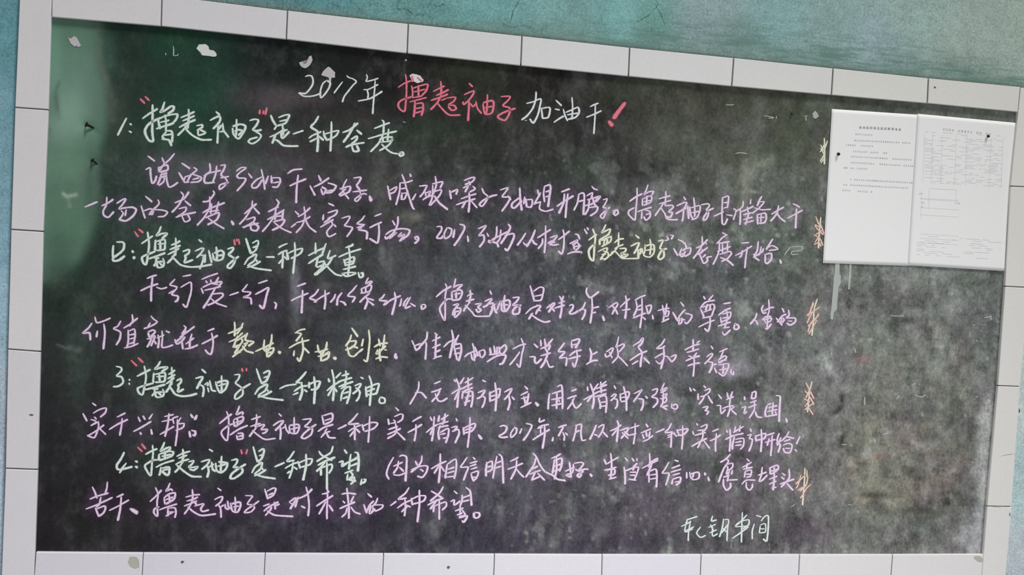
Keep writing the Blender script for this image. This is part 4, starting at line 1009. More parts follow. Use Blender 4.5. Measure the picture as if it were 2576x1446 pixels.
SX = (GX - edge(B_LEFT, 1, GY)) / (edge(B_RIGHT, 1, GY) - edge(B_LEFT, 1, GY))
TY = (GY - edge(B_TOP, 0, GX)) / (edge(B_BOT, 0, GX) - edge(B_TOP, 0, GX))
cols_s = [0, .07, .15, .25, .35, .45, .55, .65, .75, .83, .9, 1.]
rows_t = [.04, .12, .2, .35, .5, .65, .8, .95]
CT = [  # paint and dust tones, with grey glare towards the right mixed in
    [(70, 100, 86), (34, 50, 43), (30, 46, 40), (28, 36, 33), (30, 30, 29), (38, 41, 35), (38, 36, 36), (60, 62, 54), (68, 71, 62), (74, 77, 70), (88, 92, 86), (88, 92, 86)],
    [(60, 90, 76), (36, 50, 44), (34, 52, 46), (42, 42, 42), (34, 35, 35), (40, 43, 38), (42, 40, 40), (64, 68, 59), (74, 78, 68), (82, 86, 79), (100, 100, 100), (100, 100, 100)],
    [(56, 76, 66), (38, 52, 46), (38, 54, 48), (58, 55, 57), (46, 47, 48), (46, 49, 46), (48, 48, 48), (68, 72, 65), (80, 85, 78), (88, 92, 86), (100, 100, 100), (100, 100, 100)],
    [(46, 66, 56), (44, 58, 52), (56, 62, 60), (62, 61, 64), (58, 60, 60), (60, 63, 64), (66, 67, 70), (80, 83, 80), (84, 90, 86), (98, 101, 96), (100, 104, 100), (96, 100, 96)],
    [(38, 50, 44), (40, 46, 43), (44, 46, 47), (46, 46, 50), (60, 62, 64), (68, 70, 76), (72, 74, 79), (80, 83, 84), (88, 91, 91), (102, 104, 102), (102, 107, 103), (94, 98, 95)],
    [(40, 42, 42), (44, 50, 47), (50, 50, 55), (58, 59, 63), (66, 67, 72), (76, 78, 84), (82, 84, 89), (86, 89, 90), (94, 97, 95), (106, 108, 105), (110, 111, 108), (98, 101, 99)],
    [(36, 36, 38), (41, 42, 43), (46, 44, 50), (50, 48, 57), (58, 56, 65), (72, 71, 79), (80, 78, 87), (88, 87, 91), (96, 97, 95), (108, 108, 105), (116, 114, 108), (104, 104, 102)],
    [(35, 32, 36), (39, 37, 39), (43, 40, 46), (48, 45, 54), (54, 51, 60), (62, 59, 69), (72, 67, 77), (82, 79, 84), (88, 84, 88), (104, 104, 103), (106, 107, 103), (108, 107, 108)],
]
CT = np.array([[alb(np.array(c) * (1 + 0.07 * min(1, i / 7))) for i, c in enumerate(r)] for r in CT])


def smooth_interp(v, ks):
    v = np.clip(v, ks[0], ks[-1] - 1e-6); i = np.searchsorted(ks, v, side='right') - 1
    ks = np.array(ks); f = (v - ks[i]) / (ks[i + 1] - ks[i])
    return i, f * f * (3 - 2 * f) * 0.5 + f * 0.5


wx = SX + 0.012 * frac(30, seed=1); wy = TY + 0.02 * frac(30, seed=2)
si, sf = smooth_interp(wx, cols_s); ti, tf = smooth_interp(wy, rows_t)
sf = sf[..., None]; tf = tf[..., None]
MAP = (CT[ti, si] * (1 - sf) + CT[ti, si + 1] * sf) * (1 - tf) + (CT[ti + 1, si] * (1 - sf) + CT[ti + 1, si + 1] * sf) * tf


def inpoly(poly):
    r = np.zeros(GX.shape, bool); n = len(poly)
    for i in range(n):
        (x0, y0), (x1, y1) = poly[i], poly[(i + 1) % n]
        if y0 == y1: continue
        r ^= ((GY > min(y0, y1)) & (GY <= max(y0, y1)) & (GX < (x1 - x0) * (GY - y0) / (y1 - y0) + x0))
    return r.astype(float)


def lay(mask, c, k=1.0):
    global MAP
    mm_ = np.clip(mask * k, 0, 1)[..., None]
    MAP = MAP * (1 - mm_) + alb(c) * mm_


def blob(x, y, rx, ry, c, k, rot=0.):
    r = math.radians(rot); dx, dy = GX - x, GY - y
    u = (dx * math.cos(r) + dy * math.sin(r)) / rx; v = (-dx * math.sin(r) + dy * math.cos(r)) / ry
    lay(np.exp(-0.5 * (u * u + v * v) ** 1.3), c, k)


def smear(pts, w, c, k, br=0.5):
    a = np.zeros((RH, RW))
    for q in smooth_line(pts, 2.0):
        x0, y0 = q[0] / 4 + 20, q[1] / 4 + 20; R = int(w / 4 * 2 + 3)
        xa, xb, ya, yb = int(x0) - R, int(x0) + R + 1, int(y0) - R, int(y0) + R + 1
        if xa < 0 or ya < 0 or xb > RW or yb > RH: continue
        gg = np.exp(-0.5 * (((GX[ya:yb, xa:xb] - q[0]) ** 2 + (GY[ya:yb, xa:xb] - q[1]) ** 2) / (w * 0.5) ** 2))
        a[ya:yb, xa:xb] = np.maximum(a[ya:yb, xa:xb], gg)
    a *= 1 + br * frac(6, seed=int(pts[0][0]))
    lay(a, c, k)


# green reflection along the left edge of the sheet, painted into its colour
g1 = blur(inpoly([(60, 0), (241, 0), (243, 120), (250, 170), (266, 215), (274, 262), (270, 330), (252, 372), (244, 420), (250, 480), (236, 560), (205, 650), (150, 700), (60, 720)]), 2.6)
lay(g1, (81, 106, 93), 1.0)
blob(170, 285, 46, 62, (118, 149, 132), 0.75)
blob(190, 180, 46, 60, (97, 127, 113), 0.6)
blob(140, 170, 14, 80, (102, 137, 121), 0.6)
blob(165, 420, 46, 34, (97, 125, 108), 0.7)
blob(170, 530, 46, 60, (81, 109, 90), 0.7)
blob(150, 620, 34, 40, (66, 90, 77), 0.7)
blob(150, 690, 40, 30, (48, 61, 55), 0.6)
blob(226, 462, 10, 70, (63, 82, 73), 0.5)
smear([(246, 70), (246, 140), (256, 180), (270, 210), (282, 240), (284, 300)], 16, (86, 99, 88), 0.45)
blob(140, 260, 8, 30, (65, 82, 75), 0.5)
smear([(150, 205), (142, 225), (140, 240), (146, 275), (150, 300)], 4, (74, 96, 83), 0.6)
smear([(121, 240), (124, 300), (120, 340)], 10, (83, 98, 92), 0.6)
# green tints in the dark field
for x, y, rx, ry, c, k in [(430, 110, 55, 40, (32, 62, 48), 0.7), (520, 150, 40, 60, (30, 58, 46), 0.5), (560, 230, 40, 60, (34, 62, 50), 0.5), (480, 250, 60, 30, (36, 66, 54), 0.6), (480, 340, 70, 22, (34, 60, 48), 0.6),
                           (300, 300, 25, 70, (60, 70, 60), 0.5), (500, 590, 90, 30, (38, 66, 56), 0.6), (640, 610, 60, 20, (34, 56, 48), 0.5), (200, 900, 30, 90, (52, 68, 60), 0.5), (230, 760, 20, 80, (46, 58, 50), 0.5),
                           (1200, 160, 70, 30, (46, 52, 38), 0.6), (1560, 230, 90, 25, (60, 66, 54), 0.5), (1050, 340, 90, 30, (46, 60, 48), 0.5), (1500, 430, 60, 30, (60, 76, 62), 0.4),
                           (330, 110, 30, 40, (28, 38, 34), 0.6), (700, 160, 80, 50, (24, 26, 25), 0.6), (880, 150, 60, 28, (26, 26, 26), 0.6), (1340, 210, 60, 40, (34, 30, 30), 0.6), (660, 250, 20, 50, (26, 28, 28), 0.6),
                           (1600, 430, 60, 22, (44, 44, 44), 0.7), (1150, 370, 90, 16, (52, 52, 50), 0.4), (250, 980, 20, 40, (32, 34, 34), 0.6), (225, 1250, 60, 60, (34, 34, 34), 0.5),
                           (1830, 560, 36, 16, (58, 64, 60), 0.7), (1800, 700, 60, 30, (70, 74, 74), 0.5), (1600, 660, 60, 30, (66, 68, 72), 0.5), (1550, 940, 60, 16, (64, 66, 70), 0.5), (1450, 1130, 90, 18, (62, 62, 66), 0.5),
                           (1770, 1180, 70, 22, (66, 66, 72), 0.6), (1560, 1360, 130, 16, (60, 58, 70), 0.6), (1200, 1350, 130, 20, (62, 56, 72), 0.5), (2000, 1340, 70, 40, (78, 70, 82), 0.5), (1050, 1240, 70, 26, (48, 46, 54), 0.5),
                           (1870, 970, 50, 24, (70, 70, 68), 0.7), (1840, 880, 22, 26, (62, 66, 64), 0.6), (1880, 1150, 40, 16, (70, 66, 74), 0.6), (1660, 1200, 60, 18, (64, 62, 68), 0.5)]:
    blob(x, y, rx, ry, c, k)
# wiped chalk: pale clouds
for x, y, rx, ry, c, k in [(700, 250, 34, 24, (92, 88, 92), 0.6), (650, 240, 60, 30, (66, 64, 66), 0.6), (760, 250, 90, 14, (74, 66, 68), 0.5), (900, 300, 60, 22, (60, 56, 56), 0.5), (560, 420, 150, 26, (78, 82, 82), 0.6), (470, 410, 60, 20, (70, 76, 74), 0.5),
                           (960, 460, 22, 60, (92, 94, 90), 0.6), (1020, 440, 20, 40, (90, 92, 88), 0.5), (1045, 546, 10, 9, (120, 120, 108), 0.6), (1010, 545, 24, 12, (84, 86, 80), 0.6),
                           (744, 740, 10, 46, (128, 128, 136), 0.6), (742, 700, 8, 30, (120, 120, 128), 0.6), (820, 718, 20, 8, (92, 92, 92), 0.6), (740, 815, 9, 18, (110, 110, 112), 0.5), (960, 640, 6, 18, (110, 112, 112), 0.6),
                           (1700, 330, 60, 40, (84, 86, 82), 0.4), (1880, 330, 60, 30, (96, 97, 96), 0.5), (1630, 385, 12, 16, (100, 102, 92), 0.5), (1820, 470, 14, 34, (118, 122, 118), 0.6), (1875, 470, 12, 50, (132, 136, 122), 0.6), (1650, 500, 16, 50, (110, 116, 112), 0.5),
                           (1950, 460, 30, 20, (102, 106, 102), 0.5), (1720, 560, 70, 30, (104, 106, 104), 0.5), (1560, 470, 60, 16, (94, 98, 96), 0.4), (1846, 574, 8, 8, (128, 130, 124), 0.6), (2010, 623, 14, 8, (128, 134, 124), 0.7), (1727, 678, 8, 6, (128, 128, 132), 0.5),
                           (1740, 745, 8, 26, (116, 120, 116), 0.5), (1735, 770, 40, 10, (100, 104, 102), 0.4), (1862, 782, 22, 9, (124, 128, 118), 0.6), (1835, 854, 9, 10, (130, 130, 126), 0.6), (1920, 860, 8, 8, (132, 134, 130), 0.6), (1990, 930, 22, 20, (134, 136, 128), 0.6),
                           (1845, 930, 26, 18, (138, 134, 142), 0.7), (1700, 900, 40, 20, (100, 102, 100), 0.5), (1560, 850, 60, 24, (98, 100, 106), 0.5), (1400, 840, 70, 24, (92, 96, 100), 0.5), (1350, 930, 60, 30, (90, 92, 98), 0.4),
                           (1080, 1010, 60, 30, (92, 90, 98), 0.5), (1250, 1050, 70, 14, (98, 96, 102), 0.5), (1480, 1080, 50, 22, (102, 102, 106), 0.5), (1580, 1130, 60, 20, (104, 102, 106), 0.5), (1480, 1150, 20, 24, (112, 116, 114), 0.5),
                           (1500, 1240, 30, 90, (88, 86, 92), 0.5), (1640, 1260, 60, 70, (94, 88, 98), 0.5), (1850, 1270, 70, 40, (104, 98, 104), 0.5), (1400, 1270, 16, 60, (96, 92, 92), 0.4), (1360, 1180, 30, 20, (100, 98, 100), 0.4), (1100, 1000, 24, 50, (84, 84, 92), 0.5),
                           (900, 820, 60, 16, (84, 86, 90), 0.5), (1000, 840, 24, 40, (98, 98, 106), 0.5), (1040, 740, 30, 60, (76, 80, 84), 0.4), (1200, 660, 40, 50, (74, 76, 84), 0.5), (640, 800, 70, 14, (70, 70, 74), 0.5), (680, 760, 30, 12, (72, 72, 76), 0.4), (560, 880, 70, 14, (76, 70, 78), 0.5),
                           (450, 870, 40, 20, (68, 66, 72), 0.5), (720, 1000, 30, 14, (66, 66, 72), 0.5), (840, 1340, 60, 20, (60, 58, 68), 0.5), (1950, 1180, 40, 24, (96, 94, 98), 0.4), (175, 875, 9, 5, (92, 100, 96), 0.6), (196, 880, 8, 5, (88, 94, 90), 0.6),
                           (2250, 720, 24, 40, (122, 124, 118), 0.5), (2280, 760, 12, 36, (130, 132, 122), 0.5), (2330, 745, 14, 10, (124, 126, 120), 0.4), (2180, 770, 30, 14, (120, 120, 112), 0.5), (2150, 785, 14, 10, (136, 136, 132), 0.6), (2126, 790, 6, 12, (146, 146, 142), 0.6),
                           (2350, 740, 8, 16, (138, 140, 136), 0.4), (2072, 905, 9, 18, (152, 156, 154), 0.7), (2000, 860, 30, 30, (106, 110, 108), 0.5), (2230, 1085, 14, 10, (146, 152, 150), 0.6)]:
    blob(x, y, rx, ry, c, k)
# the older writing surface at the lower right: tan, scuffed
tan = blur(inpoly([(2150, 860), (2240, 800), (2420, 800), (2460, 900), (2450, 1120), (2420, 1290), (2280, 1300), (2140, 1290), (2120, 1180), (2140, 1000)]), 5) * (0.55 + 0.35 * frac(9, seed=5))
lay(np.clip(tan, 0, 1), (118, 117, 108), 0.4)
area = blur(inpoly([(2150, 860), (2240, 800), (2420, 800), (2460, 900), (2450, 1120), (2420, 1290), (2280, 1300), (2140, 1290), (2120, 1180), (2140, 1000)]), 4)
low = np.clip((GY - 950) / 250, 0.25, 1)
lay(area * low * np.clip((frac(8, 1.3, 1, 5, seed=31) - 0.25) * 1.6, 0, 1), (140, 134, 122), 0.85)
lay(area * low * np.clip((frac(5, 1.5, 1, 4, seed=33) - 0.75) * 1.6, 0, 1), (66, 68, 64), 0.75)
mid = np.clip((SX - 0.35) * 4, 0, 1) * np.clip((TY - 0.1) * 5, 0, 1)
lay(mid * np.clip((frac(9, 1, 1.4, 5, seed=35) - 0.95) * 1.3, 0, 1), (134, 137, 134), 0.6)
lay(mid * np.clip((frac(14, 1.2, 1, 5, seed=37) - 0.8) * 1.1, 0, 1), (64, 68, 66), 0.5)
lay(mid * np.clip((frac(3, 1, 1.3, 3, seed=39) - 1.9) * 2.0, 0, 1), (158, 160, 156), 0.7)
for x, y, rx, ry, c, k in [(2200, 1190, 40, 60, (128, 124, 114), 0.5), (2230, 1240, 60, 30, (124, 120, 110), 0.5), (2330, 1230, 70, 40, (120, 114, 106), 0.45), (2190, 1080, 40, 40, (126, 124, 112), 0.5), (2300, 1090, 40, 30, (118, 112, 108), 0.4),
                           (2275, 806, 26, 7, (62, 68, 62), 0.8), (2245, 824, 14, 10, (58, 64, 60), 0.7), (2410, 834, 18, 20, (74, 78, 76), 0.6), (2260, 845, 10, 8, (70, 76, 70), 0.6), (2333, 830, 12, 8, (86, 84, 80), 0.5), (2160, 890, 14, 12, (88, 92, 86), 0.5),
                           (2030, 683, 9, 9, (62, 60, 50), 0.8), (2025, 707, 3, 4, (66, 66, 56), 0.8), (2290, 1055, 18, 10, (84, 80, 82), 0.6), (2350, 1140, 30, 12, (90, 84, 78), 0.6), (2230, 1180, 10, 24, (84, 82, 76), 0.6), (2200, 1245, 40, 6, (72, 72, 68), 0.8), (2330, 1286, 36, 7, (80, 76, 70), 0.7),
                           (2330, 1200, 20, 10, (84, 82, 76), 0.5), (2440, 1240, 18, 50, (84, 84, 84), 0.6), (2400, 1110, 50, 50, (100, 98, 98), 0.4), (2200, 1330, 100, 16, (98, 100, 97), 0.5), (2170, 885, 16, 16, (104, 106, 100), 0.4),
                           (2170, 905, 16, 10, (150, 100, 100), 0.3), (2210, 1145, 14, 6, (140, 96, 92), 0.4), (2270, 1125, 10, 6, (130, 96, 96), 0.4), (2050, 1330, 60, 26, (84, 66, 82), 0.5)]:
    blob(x, y, rx, ry, c, k)
lay(np.clip(blur(inpoly([(2497, 958), (2488, 990), (2474, 1010), (2464, 1050), (2460, 1100), (2456, 1160), (2440, 1185), (2455, 1200), (2462, 1270), (2480, 1270), (2484, 1200), (2490, 1120), (2498, 1040)]), 1.6), 0, 1), (160, 163, 160), 0.9)
lay(np.clip(blur(inpoly([(2440, 1275), (2480, 1268), (2476, 1386), (2404, 1388), (2420, 1330)]), 3.0), 0, 1), (152, 150, 156), 0.85)
blob(2395, 1372, 24, 14, (96, 88, 96), 0.5)
# half-erased strokes
for pts, w, c, k in [([(2068, 890), (2076, 910), (2088, 925), (2088, 938)], 9, (140, 144, 142), 0.6), ([(2160, 832), (2148, 840), (2148, 850), (2158, 858), (2168, 858)], 6, (140, 142, 136), 0.5), ([(2050, 1003), (2068, 988), (2080, 970)], 5, (134, 136, 132), 0.6),
                     ([(1940, 400), (1880, 440), (1870, 500), (1865, 520)], 16, (128, 132, 120), 0.4), ([(1800, 920), (1850, 935)], 12, (130, 130, 130), 0.5), ([(2110, 840), (2116, 850)], 5, (140, 144, 140), 0.5), ([(2112, 950), (2120, 1000), (2108, 1060)], 6, (112, 114, 108), 0.3),
                     ([(2120, 985), (2119, 1005), (2115, 1025), (2098, 1040)], 8, (56, 60, 56), 0.8), ([(2127, 1085), (2120, 1104), (2116, 1122), (2128, 1122)], 8, (60, 64, 60), 0.8), ([(2118, 1140), (2112, 1170)], 5, (66, 70, 66), 0.7),
                     ([(2130, 1000), (2124, 1080), (2128, 1160), (2124, 1240)], 7, (122, 124, 114), 0.35), ([(1835, 505), (1855, 515), (1862, 530)], 6, (120, 122, 112), 0.4), ([(1700, 655), (1722, 672), (1735, 682)], 6, (118, 118, 122), 0.5),
                     ([(700, 645), (690, 665), (660, 690)], 5, (70, 72, 76), 0.4), ([(2060, 915), (2040, 960), (2045, 1000)], 22, (112, 114, 110), 0.3), ([(1020, 405), (1000, 440), (975, 460)], 14, (84, 88, 82), 0.4), ([(1770, 950), (1790, 985), (1820, 1000)], 8, (112, 112, 112), 0.4),
                     ([(2140, 1288), (2180, 1284), (2200, 1289), (2245, 1285), (2270, 1284)], 5, (132, 136, 128), 0.6), ([(2290, 1292), (2310, 1300), (2330, 1298)], 5, (136, 132, 124), 0.5), ([(1980, 1110), (2060, 1128), (2110, 1132)], 4, (120, 122, 118), 0.4), ([(2200, 1050), (2240, 1056), (2280, 1044)], 5, (130, 130, 124), 0.4),
                     ([(160, 488), (168, 494), (180, 492), (192, 489)], 6, (150, 160, 152), 0.7), ([(172, 502), (176, 520)], 5, (120, 136, 124), 0.6), ([(145, 868), (165, 875)], 4, (100, 108, 104), 0.6), ([(748, 1090), (760, 1120), (752, 1150)], 8, (60, 60, 66), 0.3)]:
    smear(pts, w, c, k)
rowsr = np.random.default_rng(3)
for _ in range(70):                        # long faint wipe marks
    x = rowsr.uniform(850, 2450); y = rowsr.uniform(380, 1330); l = rowsr.uniform(25, 90)
    v = 84 + (x - 850) / 1600 * 50 + rowsr.uniform(-4, 14)
    if rowsr.random() < 0.6: q = [(x, y), (x - 4, y + l * 0.5), (x - rowsr.uniform(0, 12), y + l)]
    else: q = [(x, y), (x + l * .5, y + rowsr.uniform(-10, 10)), (x + l, y + rowsr.uniform(-12, 12))]
    smear(q, rowsr.uniform(5, 16), (v, v + 1, v), 0.26)
# coloured glow round the letters, painted into the board
HUE = {'l': (0.060, 0.010, 0.072), 'g': (0.002, 0.032, 0.015), 'r': (0.038, 0.004, 0.010), 'w': (0.010, 0.012, 0.012), 'y': (0.020, 0.022, 0.004), 'o': (0.060, 0.024, 0.014), 'f': (0, 0, 0)}
for key, amp in HUE.items():
    acc = np.zeros((RH, RW))
    for line, colr, nm, w, st in CHARS:
        if colr != key: continue
        for k in st:
            for q in smooth_line(k, 4.0):
                xi, yi = int(q[0] / 4 + 20.5), int(q[1] / 4 + 20.5)
                if 0 <= xi < RW and 0 <= yi < RH: acc[yi, xi] = 1
    acc = np.clip(blur(acc, 2.3) * 2.0, 0, 1)
    acc = acc * (0.75 + 0.25 * frac(8, seed=9))
    MAP = MAP + acc[..., None] * np.array(amp)
MAP *= np.clip(1 + (0.055 * frac(22, 1, 1, 4, seed=21) + 0.05 * frac(12, 0.7, 2.2, 3, seed=22)) * np.clip((SX - 0.05) * 4, 0.25, 1) + (0.08 + 0.05 * (SX > 0.8)) * frac(5, 1, 1.2, 3, seed=23) * np.clip(SX * 2.2 - 0.25, 0.12, 1), 0.45, 1.8)[..., None]
K_ = (0.0105 - CAM[1]) / (np.stack([(GX - 1288) / F, (GY - 723) / F, np.ones_like(GX)], -1) @ W2C)[..., 1]
PW = CAM + K_[..., None] * (np.stack([(GX - 1288) / F, (GY - 723) / F, np.ones_like(GX)], -1) @ W2C)
MAP = np.clip(MAP * (LIT / lit_at(PW[..., 0], PW[..., 2]))[..., None], 0.0025, 0.9)
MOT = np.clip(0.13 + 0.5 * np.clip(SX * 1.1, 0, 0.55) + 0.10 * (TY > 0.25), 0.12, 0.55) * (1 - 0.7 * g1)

# ------------------------------------------------------------------ the blackboard sheet
NU, NV = 600, 340
uu = np.linspace(-0.004, 1.004, NU); vv = np.linspace(-0.006, 1.006, NV)
Bv = np.zeros((NV, NU, 3)); BPX = np.zeros((NV, NU)); BPY = np.zeros((NV, NU))


def board_px(s, t):
    """pixel of the sheet point (s,t), both 0..1, between the four traced edges"""
    TLc, TRc, BRc, BLc = [np.array(c, float) for c in (B_TOP[0], B_TOP[-1], B_BOT[-1], B_BOT[0])]
    topx = TLc[0] + (TRc[0] - TLc[0]) * s; botx = BLc[0] + (BRc[0] - BLc[0]) * s
    ty_ = edge(B_TOP, 0, topx) + np.minimum(s, 0) * 240 + np.maximum(s - 1, 0) * 240
    by_ = edge(B_BOT, 0, botx)
    y = ty_ + (by_ - ty_) * t
    lx = edge(B_LEFT, 1, y); rx = edge(B_RIGHT, 1, y)
    x0 = TLc[0] + (BLc[0] - TLc[0]) * t; x1 = TRc[0] + (BRc[0] - TRc[0]) * t
    x = topx + (botx - topx) * t + (lx - x0) * (1 - s) + (rx - x1) * s
    return x, y


DENTS = [(216, 314, 16, 0.0020), (236, 404, 15, 0.0016)]
for j, tv in enumerate(vv):
    x, y = board_px(uu, tv); BPX[j] = x; BPY[j] = y
w0 = np.full(BPX.shape, 0.011)
Dc = np.stack([(BPX - 1288) / F, (BPY - 723) / F, np.ones_like(BPX)], -1) @ W2C        # = W2C^T d
for _ in range(2):
    k_ = (w0 - CAM[1]) / Dc[..., 1]
    Bv = CAM + k_[..., None] * Dc
    w0 = board_w(Bv[..., 0])
for x, y, r, dpt in DENTS:
    g_ = np.exp(-0.5 * (((BPX - x) / r) ** 2 + ((BPY - y) / (r * 0.8)) ** 2))
    Bv[..., 1] += dpt * g_
    # the fold running down and right of each fixing
    u_ = ((BPX - x) * 0.80 + (BPY - y) * 0.60); v_ = (-(BPX - x) * 0.60 + (BPY - y) * 0.80)
    Bv[..., 1] += 0.0018 * np.exp(-0.5 * (v_ / 6.0) ** 2) * np.exp(-0.5 * ((u_ - 20) / 16.0) ** 2)
fi = (np.arange(NV - 1)[:, None] * NU + np.arange(NU - 1)[None]).ravel()
bf = np.stack([fi, fi + NU, fi + NU + 1, fi + 1], 1)
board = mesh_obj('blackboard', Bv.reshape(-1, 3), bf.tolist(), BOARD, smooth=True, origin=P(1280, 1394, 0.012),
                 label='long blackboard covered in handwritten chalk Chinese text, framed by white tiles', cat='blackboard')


def sample(R_, x, y):
    fx = np.clip(x / 4 + 20, 0, RW - 1.001); fy = np.clip(y / 4 + 20, 0, RH - 1.001)
    i = fx.astype(int); j = fy.astype(int); a = fx - i; b = fy - j
    if R_.ndim == 3: a = a[..., None]; b = b[..., None]
    return (R_[j, i] * (1 - a) + R_[j, i + 1] * a) * (1 - b) + (R_[j + 1, i] * (1 - a) + R_[j + 1, i + 1] * a) * b


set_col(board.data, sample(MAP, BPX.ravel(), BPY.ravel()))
set_float(board.data, sample(MOT, BPX.ravel(), BPY.ravel()), 'mottle')

# ------------------------------------------------------------------ chalk characters
WIDTH = {'title': 4.9, 'signature': 3.9, 'chalk_scraps': 2.2}
for line, colr, nm, w, st in CHARS:
    if line.startswith('heading'): base_w = 5.3
    elif line.startswith('ornament'): base_w = 3.6
    else: base_w = WIDTH.get(line, 4.9)
    if line == 'title' and colr == 'w': base_w = 4.2
    V_, F_, E_ = [], [], []
    for i, k in enumerate(st):
        ww = base_w * w
        if k[0][0] < 480 and line.startswith('heading'): ww *= 1.05
        if k[0][0] > 1500 and w == 1.: ww *= 0.92
        if nm == '枝': ww *= 1.0
        ribbon(k, ww, PB, 0.00015 + 0.000008 * i, V_, F_, E_, 0.05)
    punct = nm[0] in '，、。；：:！!“”.\'' 
    if line.startswith('ornament'):
        name = 'chalk_ornament'; lab = CNAME[colr] + ' chalk twig'
    elif line == 'chalk_scraps': name = 'chalk_mark'; lab = 'faint white chalk scrap'
    elif punct: name = 'chalk_punctuation'; lab = CNAME[colr] + ' chalk punctuation mark'
    else: name = 'chalk_character'; lab = '%s chalk character reading %s' % (CNAME[colr], nm[0])
    mt = CHALK[colr]
    if line.startswith('ornament') and nm == '木': mt = CHALK['y']; lab = 'cream chalk trunk of a twig'
    o = mesh_obj(name, V_, F_, mt, board, label=lab)
    set_float(o.data, E_, 'edge')


# ------------------------------------------------------------------ scraps of old paper and glue on the board
def flake(name, poly, mat, parent, off, th=0.0004, label=None, place=PB, rough=1.2):
    p = []
    for a_, b_ in zip(poly, poly[1:] + poly[:1]):
        p.append((a_[0] + random.uniform(-.4, .4), a_[1] + random.uniform(-.4, .4)))
        p.append(((a_[0] + b_[0]) / 2 + random.uniform(-rough, rough), (a_[1] + b_[1]) / 2 + random.uniform(-rough, rough)))
    n = len(p)
    f_ = [place(x, y, off + th) for x, y in p]; r_ = [place(x, y, off - 0.0003) for x, y in p]
    bm = bmesh.new()
    vf = [bm.verts.new(v) for v in f_]; vb = [bm.verts.new(v) for v in r_]
    bm.faces.new(vf[::-1]); bm.faces.new(vb)
    for i in range(n): bm.faces.new((vf[i], vf[(i + 1) % n], vb[(i + 1) % n], vb[i]))
    bmesh.ops.triangulate(bm, faces=[f for f in bm.faces if len(f.verts) > 4])
    bm.normal_update(); bmesh.ops.recalc_face_normals(bm, faces=bm.faces)
    c = sum(np.array(v) for v in f_) / n
    for v in bm.verts: v.co -= Vector(c)
    me = bpy.data.meshes.new(name); bm.to_mesh(me); bm.free(); me.materials.append(mat)
    o = bpy.data.objects.new(name, me); COL.objects.link(o); o.parent = parent; o.location = Vector(c) - Vector(parent.location)
    tag(o, label)
    return o


SC = plain('old_paper', (206, 206, 208), 0.9, 0.05, 0.12, 200)
SC2 = plain('thin_old_paper', (182, 178, 182), 0.9, 0.05, 0.16, 200)
SC3 = plain('tape_glue', (164, 170, 166), 0.8, 0.08, 0.14, 120)
flake('paper_scrap', [(170, 94), (178, 97), (184, 91), (191, 92), (198, 103), (204, 115), (198, 119), (193, 115), (188, 118), (182, 112), (176, 106)], SC2, board, 0.0006, label='pale torn paper scrap')
flake('paper_scrap', [(494, 121), (500, 112), (516, 111), (525, 118), (527, 126), (538, 127), (545, 136), (543, 142), (528, 141), (508, 139), (504, 130)], SC, board, 0.0006, label='white torn paper scrap')
flake('paper_scrap', [(752, 157), (760, 154), (763, 160), (771, 159), (777, 142), (783, 140), (786, 150), (780, 163), (769, 172), (758, 168)], SC2, board, 0.0006, label='pale tick-shaped paper scrap')
flake('paper_scrap', [(825, 168), (832, 171), (843, 182), (843, 195), (834, 196), (832, 214), (829, 212), (827, 195), (808, 189), (812, 180)], SC2, board, 0.0, 0.0001, label='pale paper scrap behind the zero')
flake('paper_scrap', [(1030, 190), (1039, 185), (1048, 187), (1057, 190), (1066, 201), (1062, 206), (1050, 209), (1041, 205), (1034, 198)], SC, board, 0.0, 0.0001, label='white paper scrap behind the red character')
flake('paper_scrap', [(2044, 286), (2050, 278), (2056, 284), (2060, 292), (2052, 299), (2046, 296)], SC3, board, 0.0004, label='small grey paper scrap', rough=.5)
flake('paper_scrap', [(1019, 149), (1023, 149), (1024, 153), (1019, 154)], SC2, board, 0.0004, rough=.3)
flake('tape_remnant', [(2101, 655), (2113, 655), (2112, 690), (2116, 693), (2115, 712), (2109, 722), (2109, 738), (2106, 758), (2105, 778), (2098, 786), (2095, 804), (2089, 803), (2089, 790), (2093, 765), (2095, 740), (2097, 705), (2100, 685)], SC3, board, 0.0003, label='wide strip of whitish peeled tape', rough=.8)
flake('tape_remnant', [(2137, 655), (2143, 655), (2141, 695), (2138, 728), (2134, 728), (2134, 708), (2137, 680)], SC3, board, 0.0003, label='narrow strip of whitish peeled tape', rough=.6)


# ------------------------------------------------------------------ the two notices
def sheet_px(c, s, t):
    a_ = (1 - t) * ((1 - s) * np.array(c[0]) + s * np.array(c[1])) + t * ((1 - s) * np.array(c[3]) + s * np.array(c[2]))
    return a_


def paper_w(px, py, lift):
    """depth of the paper: hangs a little off the board, right edge curling out"""
    e = (px - 2300) / 250.0
    return 0.0088 - lift - 0.0005 * math.sin(px * 0.035 + py * 0.01) - 0.003 * max(0, e) ** 3 - 0.0008 * max(0, (py - 520) / 150.0)


PAPER = plain('notice_paper', (232, 231, 233), 0.75, 0.1, 0.02, 40)
INK = plain('grey_print', (166, 168, 170), 0.8, 0.05, 0.1, 100)
INKL = plain('faint_print', (200, 200, 202), 0.8, 0.05, 0.1, 100)


